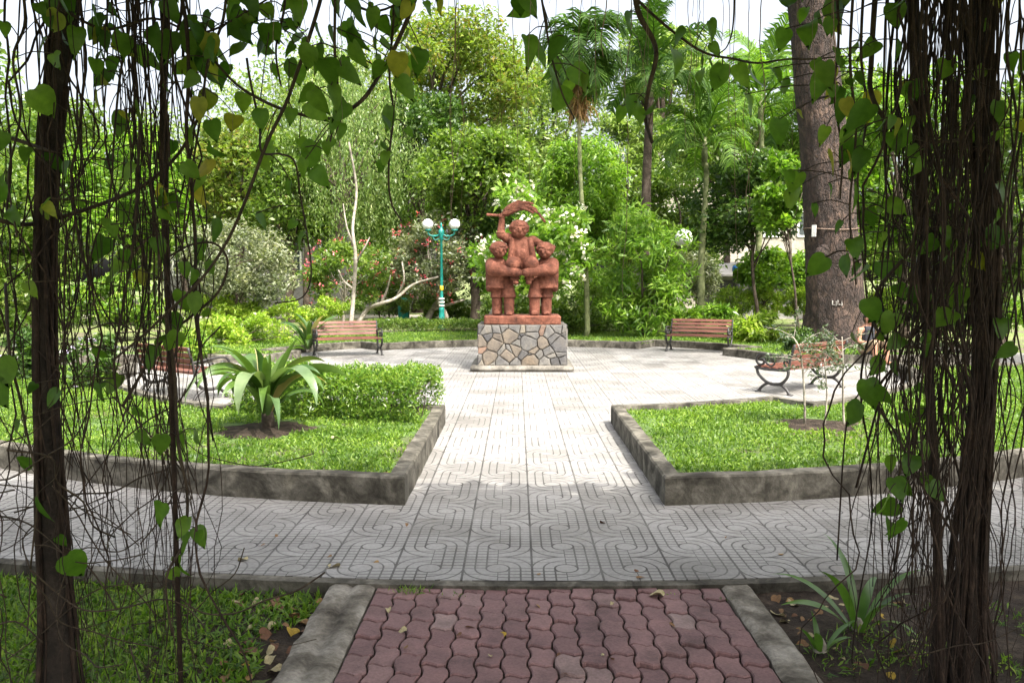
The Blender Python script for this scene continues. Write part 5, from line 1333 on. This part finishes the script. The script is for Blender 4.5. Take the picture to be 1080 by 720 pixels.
V('leafy vine at the upper right corner of the frame', [(1068, -40), (1062, 60), (1072, 140), (1060, 230), (1070, 330), (1062, 430)], 3.3, 20, seed=23, jit=.12)
V('leafy vine threading the middle of the right roots', [(1004, -40), (1000, 70), (1008, 160), (996, 240), (1004, 320)], 3.45, 20, seed=24, jit=.11)
V('horizontal dark stem crossing the left root trunk', [(-60, 128), (0, 142), (30, 150), (56, 160)], 3.4, 0, seed=25, r=.012, name='vine_stem')
V('lower horizontal dark stem crossing the left root trunk', [(-60, 228), (0, 232), (36, 236), (90, 220), (150, 196), (190, 160), (215, 110)], 3.38, 0, seed=26, r=.011, name='vine_stem')
V('pale wiry root slung loosely across the lower left tangle', [(30, 600), (60, 625), (90, 643), (130, 640), (170, 632), (196, 640), (215, 660)], 3.25, 0, seed=28, r=.004, name='vine_stem')
V('pale wiry root slung across the lower right column', [(945, 690), (975, 686), (1010, 678), (1040, 676), (1080, 660)], 3.2, 0, seed=29, r=.0035, name='vine_stem')

V('leafy vine spreading sideways along the top edge at the upper left', [(60, 10), (110, 30), (160, 18), (210, 36), (258, 14), (300, -10)], 3.3, 40, seed=41, jit=.10, size=.1)
V('short bushy vine just left of the sweeping arc', [(300, -40), (300, 10), (292, 50), (298, 90)], 3.35, 16, seed=42, jit=.09, size=.1)
V('leafy vine hanging along the top edge above the weeping tree', [(340, -30), (372, 4), (400, 12), (432, -6), (452, -30)], 3.3, 22, seed=43, jit=.09, size=.1)
V('leafy vine down the inner edge of the right curtain', [(900, -30), (896, 60), (902, 140), (894, 230), (902, 300)], 3.2, 26, seed=44, jit=.10, size=.1)

# tangled low twigs in front of the left column
rs2 = np.random.default_rng(77)
tw = empty('twig_tangle', at(60, 640, 3.3), 0, 'tangle of crooked dark twigs around the foot of the left root trunk', 'twigs')
mb = MB(); o0 = tw.location.copy()
for k in range(46):
    a = at(rs2.uniform(-30, 200), rs2.uniform(400, 700), rs2.uniform(3.15, 3.6))-o0; pts_ = [a]
    d_ = Vector((rs2.normal(), rs2.normal()*.3, rs2.normal()*.9)).normalized()
    for i in range(5): d_ = (d_+Vector((rs2.normal(), rs2.normal()*.5, rs2.normal()))*.35).normalized(); pts_.append(pts_[-1]+d_*.14)
    pts_ = [Vector((p.x, p.y, max(p.z, -.08-o0.z))) for p in catmull(pts_, 4)]
    mb.tube(pts_, rs2.uniform(.0016, .004), 4)
mb.build('twigs', MAT['vine'], tw, True)

# -------- fallen leaves
FL = []
for i in range(5):
    ml = MB(); heart(ml, Vector((0, -.5, 0)), 1, (0, 1, .05), (0, 0, 1), .25+.15*i, np.random.default_rng(i))
    me = bpy.data.meshes.new('fallen_leaf'); me.from_pydata(ml.v, [], ml.f); me.update(); FL.append(me)
for i, c in enumerate([(.23, .13, .06), (.33, .2, .08), (.16, .08, .045), (.42, .36, .2), (.40, .27, .04)]): FL[i].materials.append(rough_mat('dry_leaf', [(.3, tuple(x*.6 for x in c)), (.7, c)], 6, 4, .8, .2, .003))
def fallen(p, s, k, label, group=None):
    o = bpy.data.objects.new('fallen_leaf', FL[k]); C.objects.link(o); o.location = p; o.scale = (s, s, s)
    o.rotation_euler = (rs2.normal()*.25, rs2.normal()*.25, rs2.uniform(0, 6.28)); tag(o, label, 'leaf', group)
p = gnd(348, 597); fallen(p+Vector((0, 0, .012)), .10, 3, 'pale yellow leaf lying alone on the tiled walk left of the brick path')
p = gnd(255, 590); fallen(p+Vector((0, 0, .012)), .07, 3, 'small pale leaf on the tiled walk near the left vines')
p = gnd(690, 626, BZ); fallen(p+Vector((0, 0, .015)), .11, 3, 'large dry tan leaf on the far edge of the brick path')
for k in range(46):
    x, y = rs2.uniform(235, 345), rs2.uniform(626, 720)
    if x > 395-(y-622)*.95-8: continue
    p = gnd(x, y, -.085); fallen(p+Vector((0, 0, .02)), rs2.uniform(.04, .085), int(rs2.integers(0, 5)), 'dry brown leaf in the litter between the left grass and the concrete strip', 'litter left of the brick path')
for k in range(46):
    p = gnd(rs2.uniform(815, 960), rs2.uniform(632, 720), -.085)
    if p.x < 1.34: continue
    fallen(p+Vector((0, 0, .02)), rs2.uniform(.04, .09), int(rs2.integers(0, 5)), 'dry brown leaf on the bare soil right of the concrete strip', 'litter right of the brick path')
for k in range(16):
    p = gnd(rs2.uniform(240, 900), rs2.uniform(505, 612)); R = math.hypot(p.x-CX, p.y-CY)
    if R < 9.65: continue
    fallen(p+Vector((0, 0, .008)), rs2.uniform(.025, .05), int(rs2.integers(0, 3)), 'small dry leaf scrap scattered on the tiled ring walk', 'scraps on the ring walk')
for k in range(14):
    p = gnd(rs2.uniform(400, 780), rs2.uniform(630, 715), BZ); fallen(p+Vector((0, 0, .01)), rs2.uniform(.02, .045), int(rs2.integers(0, 5)), 'small leaf scrap scattered on the red bricks', 'scraps on the brick path')
for x, y in ((645, 458), (405, 452), (262, 482)):
    pass
p = gnd(406, 499, ZF+.03); fallen(p, .09, 0, 'rust brown leaf on the front corner of the left lawn')
p = gnd(355, 460, ZF+.05); fallen(p, .09, 3, 'pinkish tan leaf on the left lawn beside the strap-leaved plant')
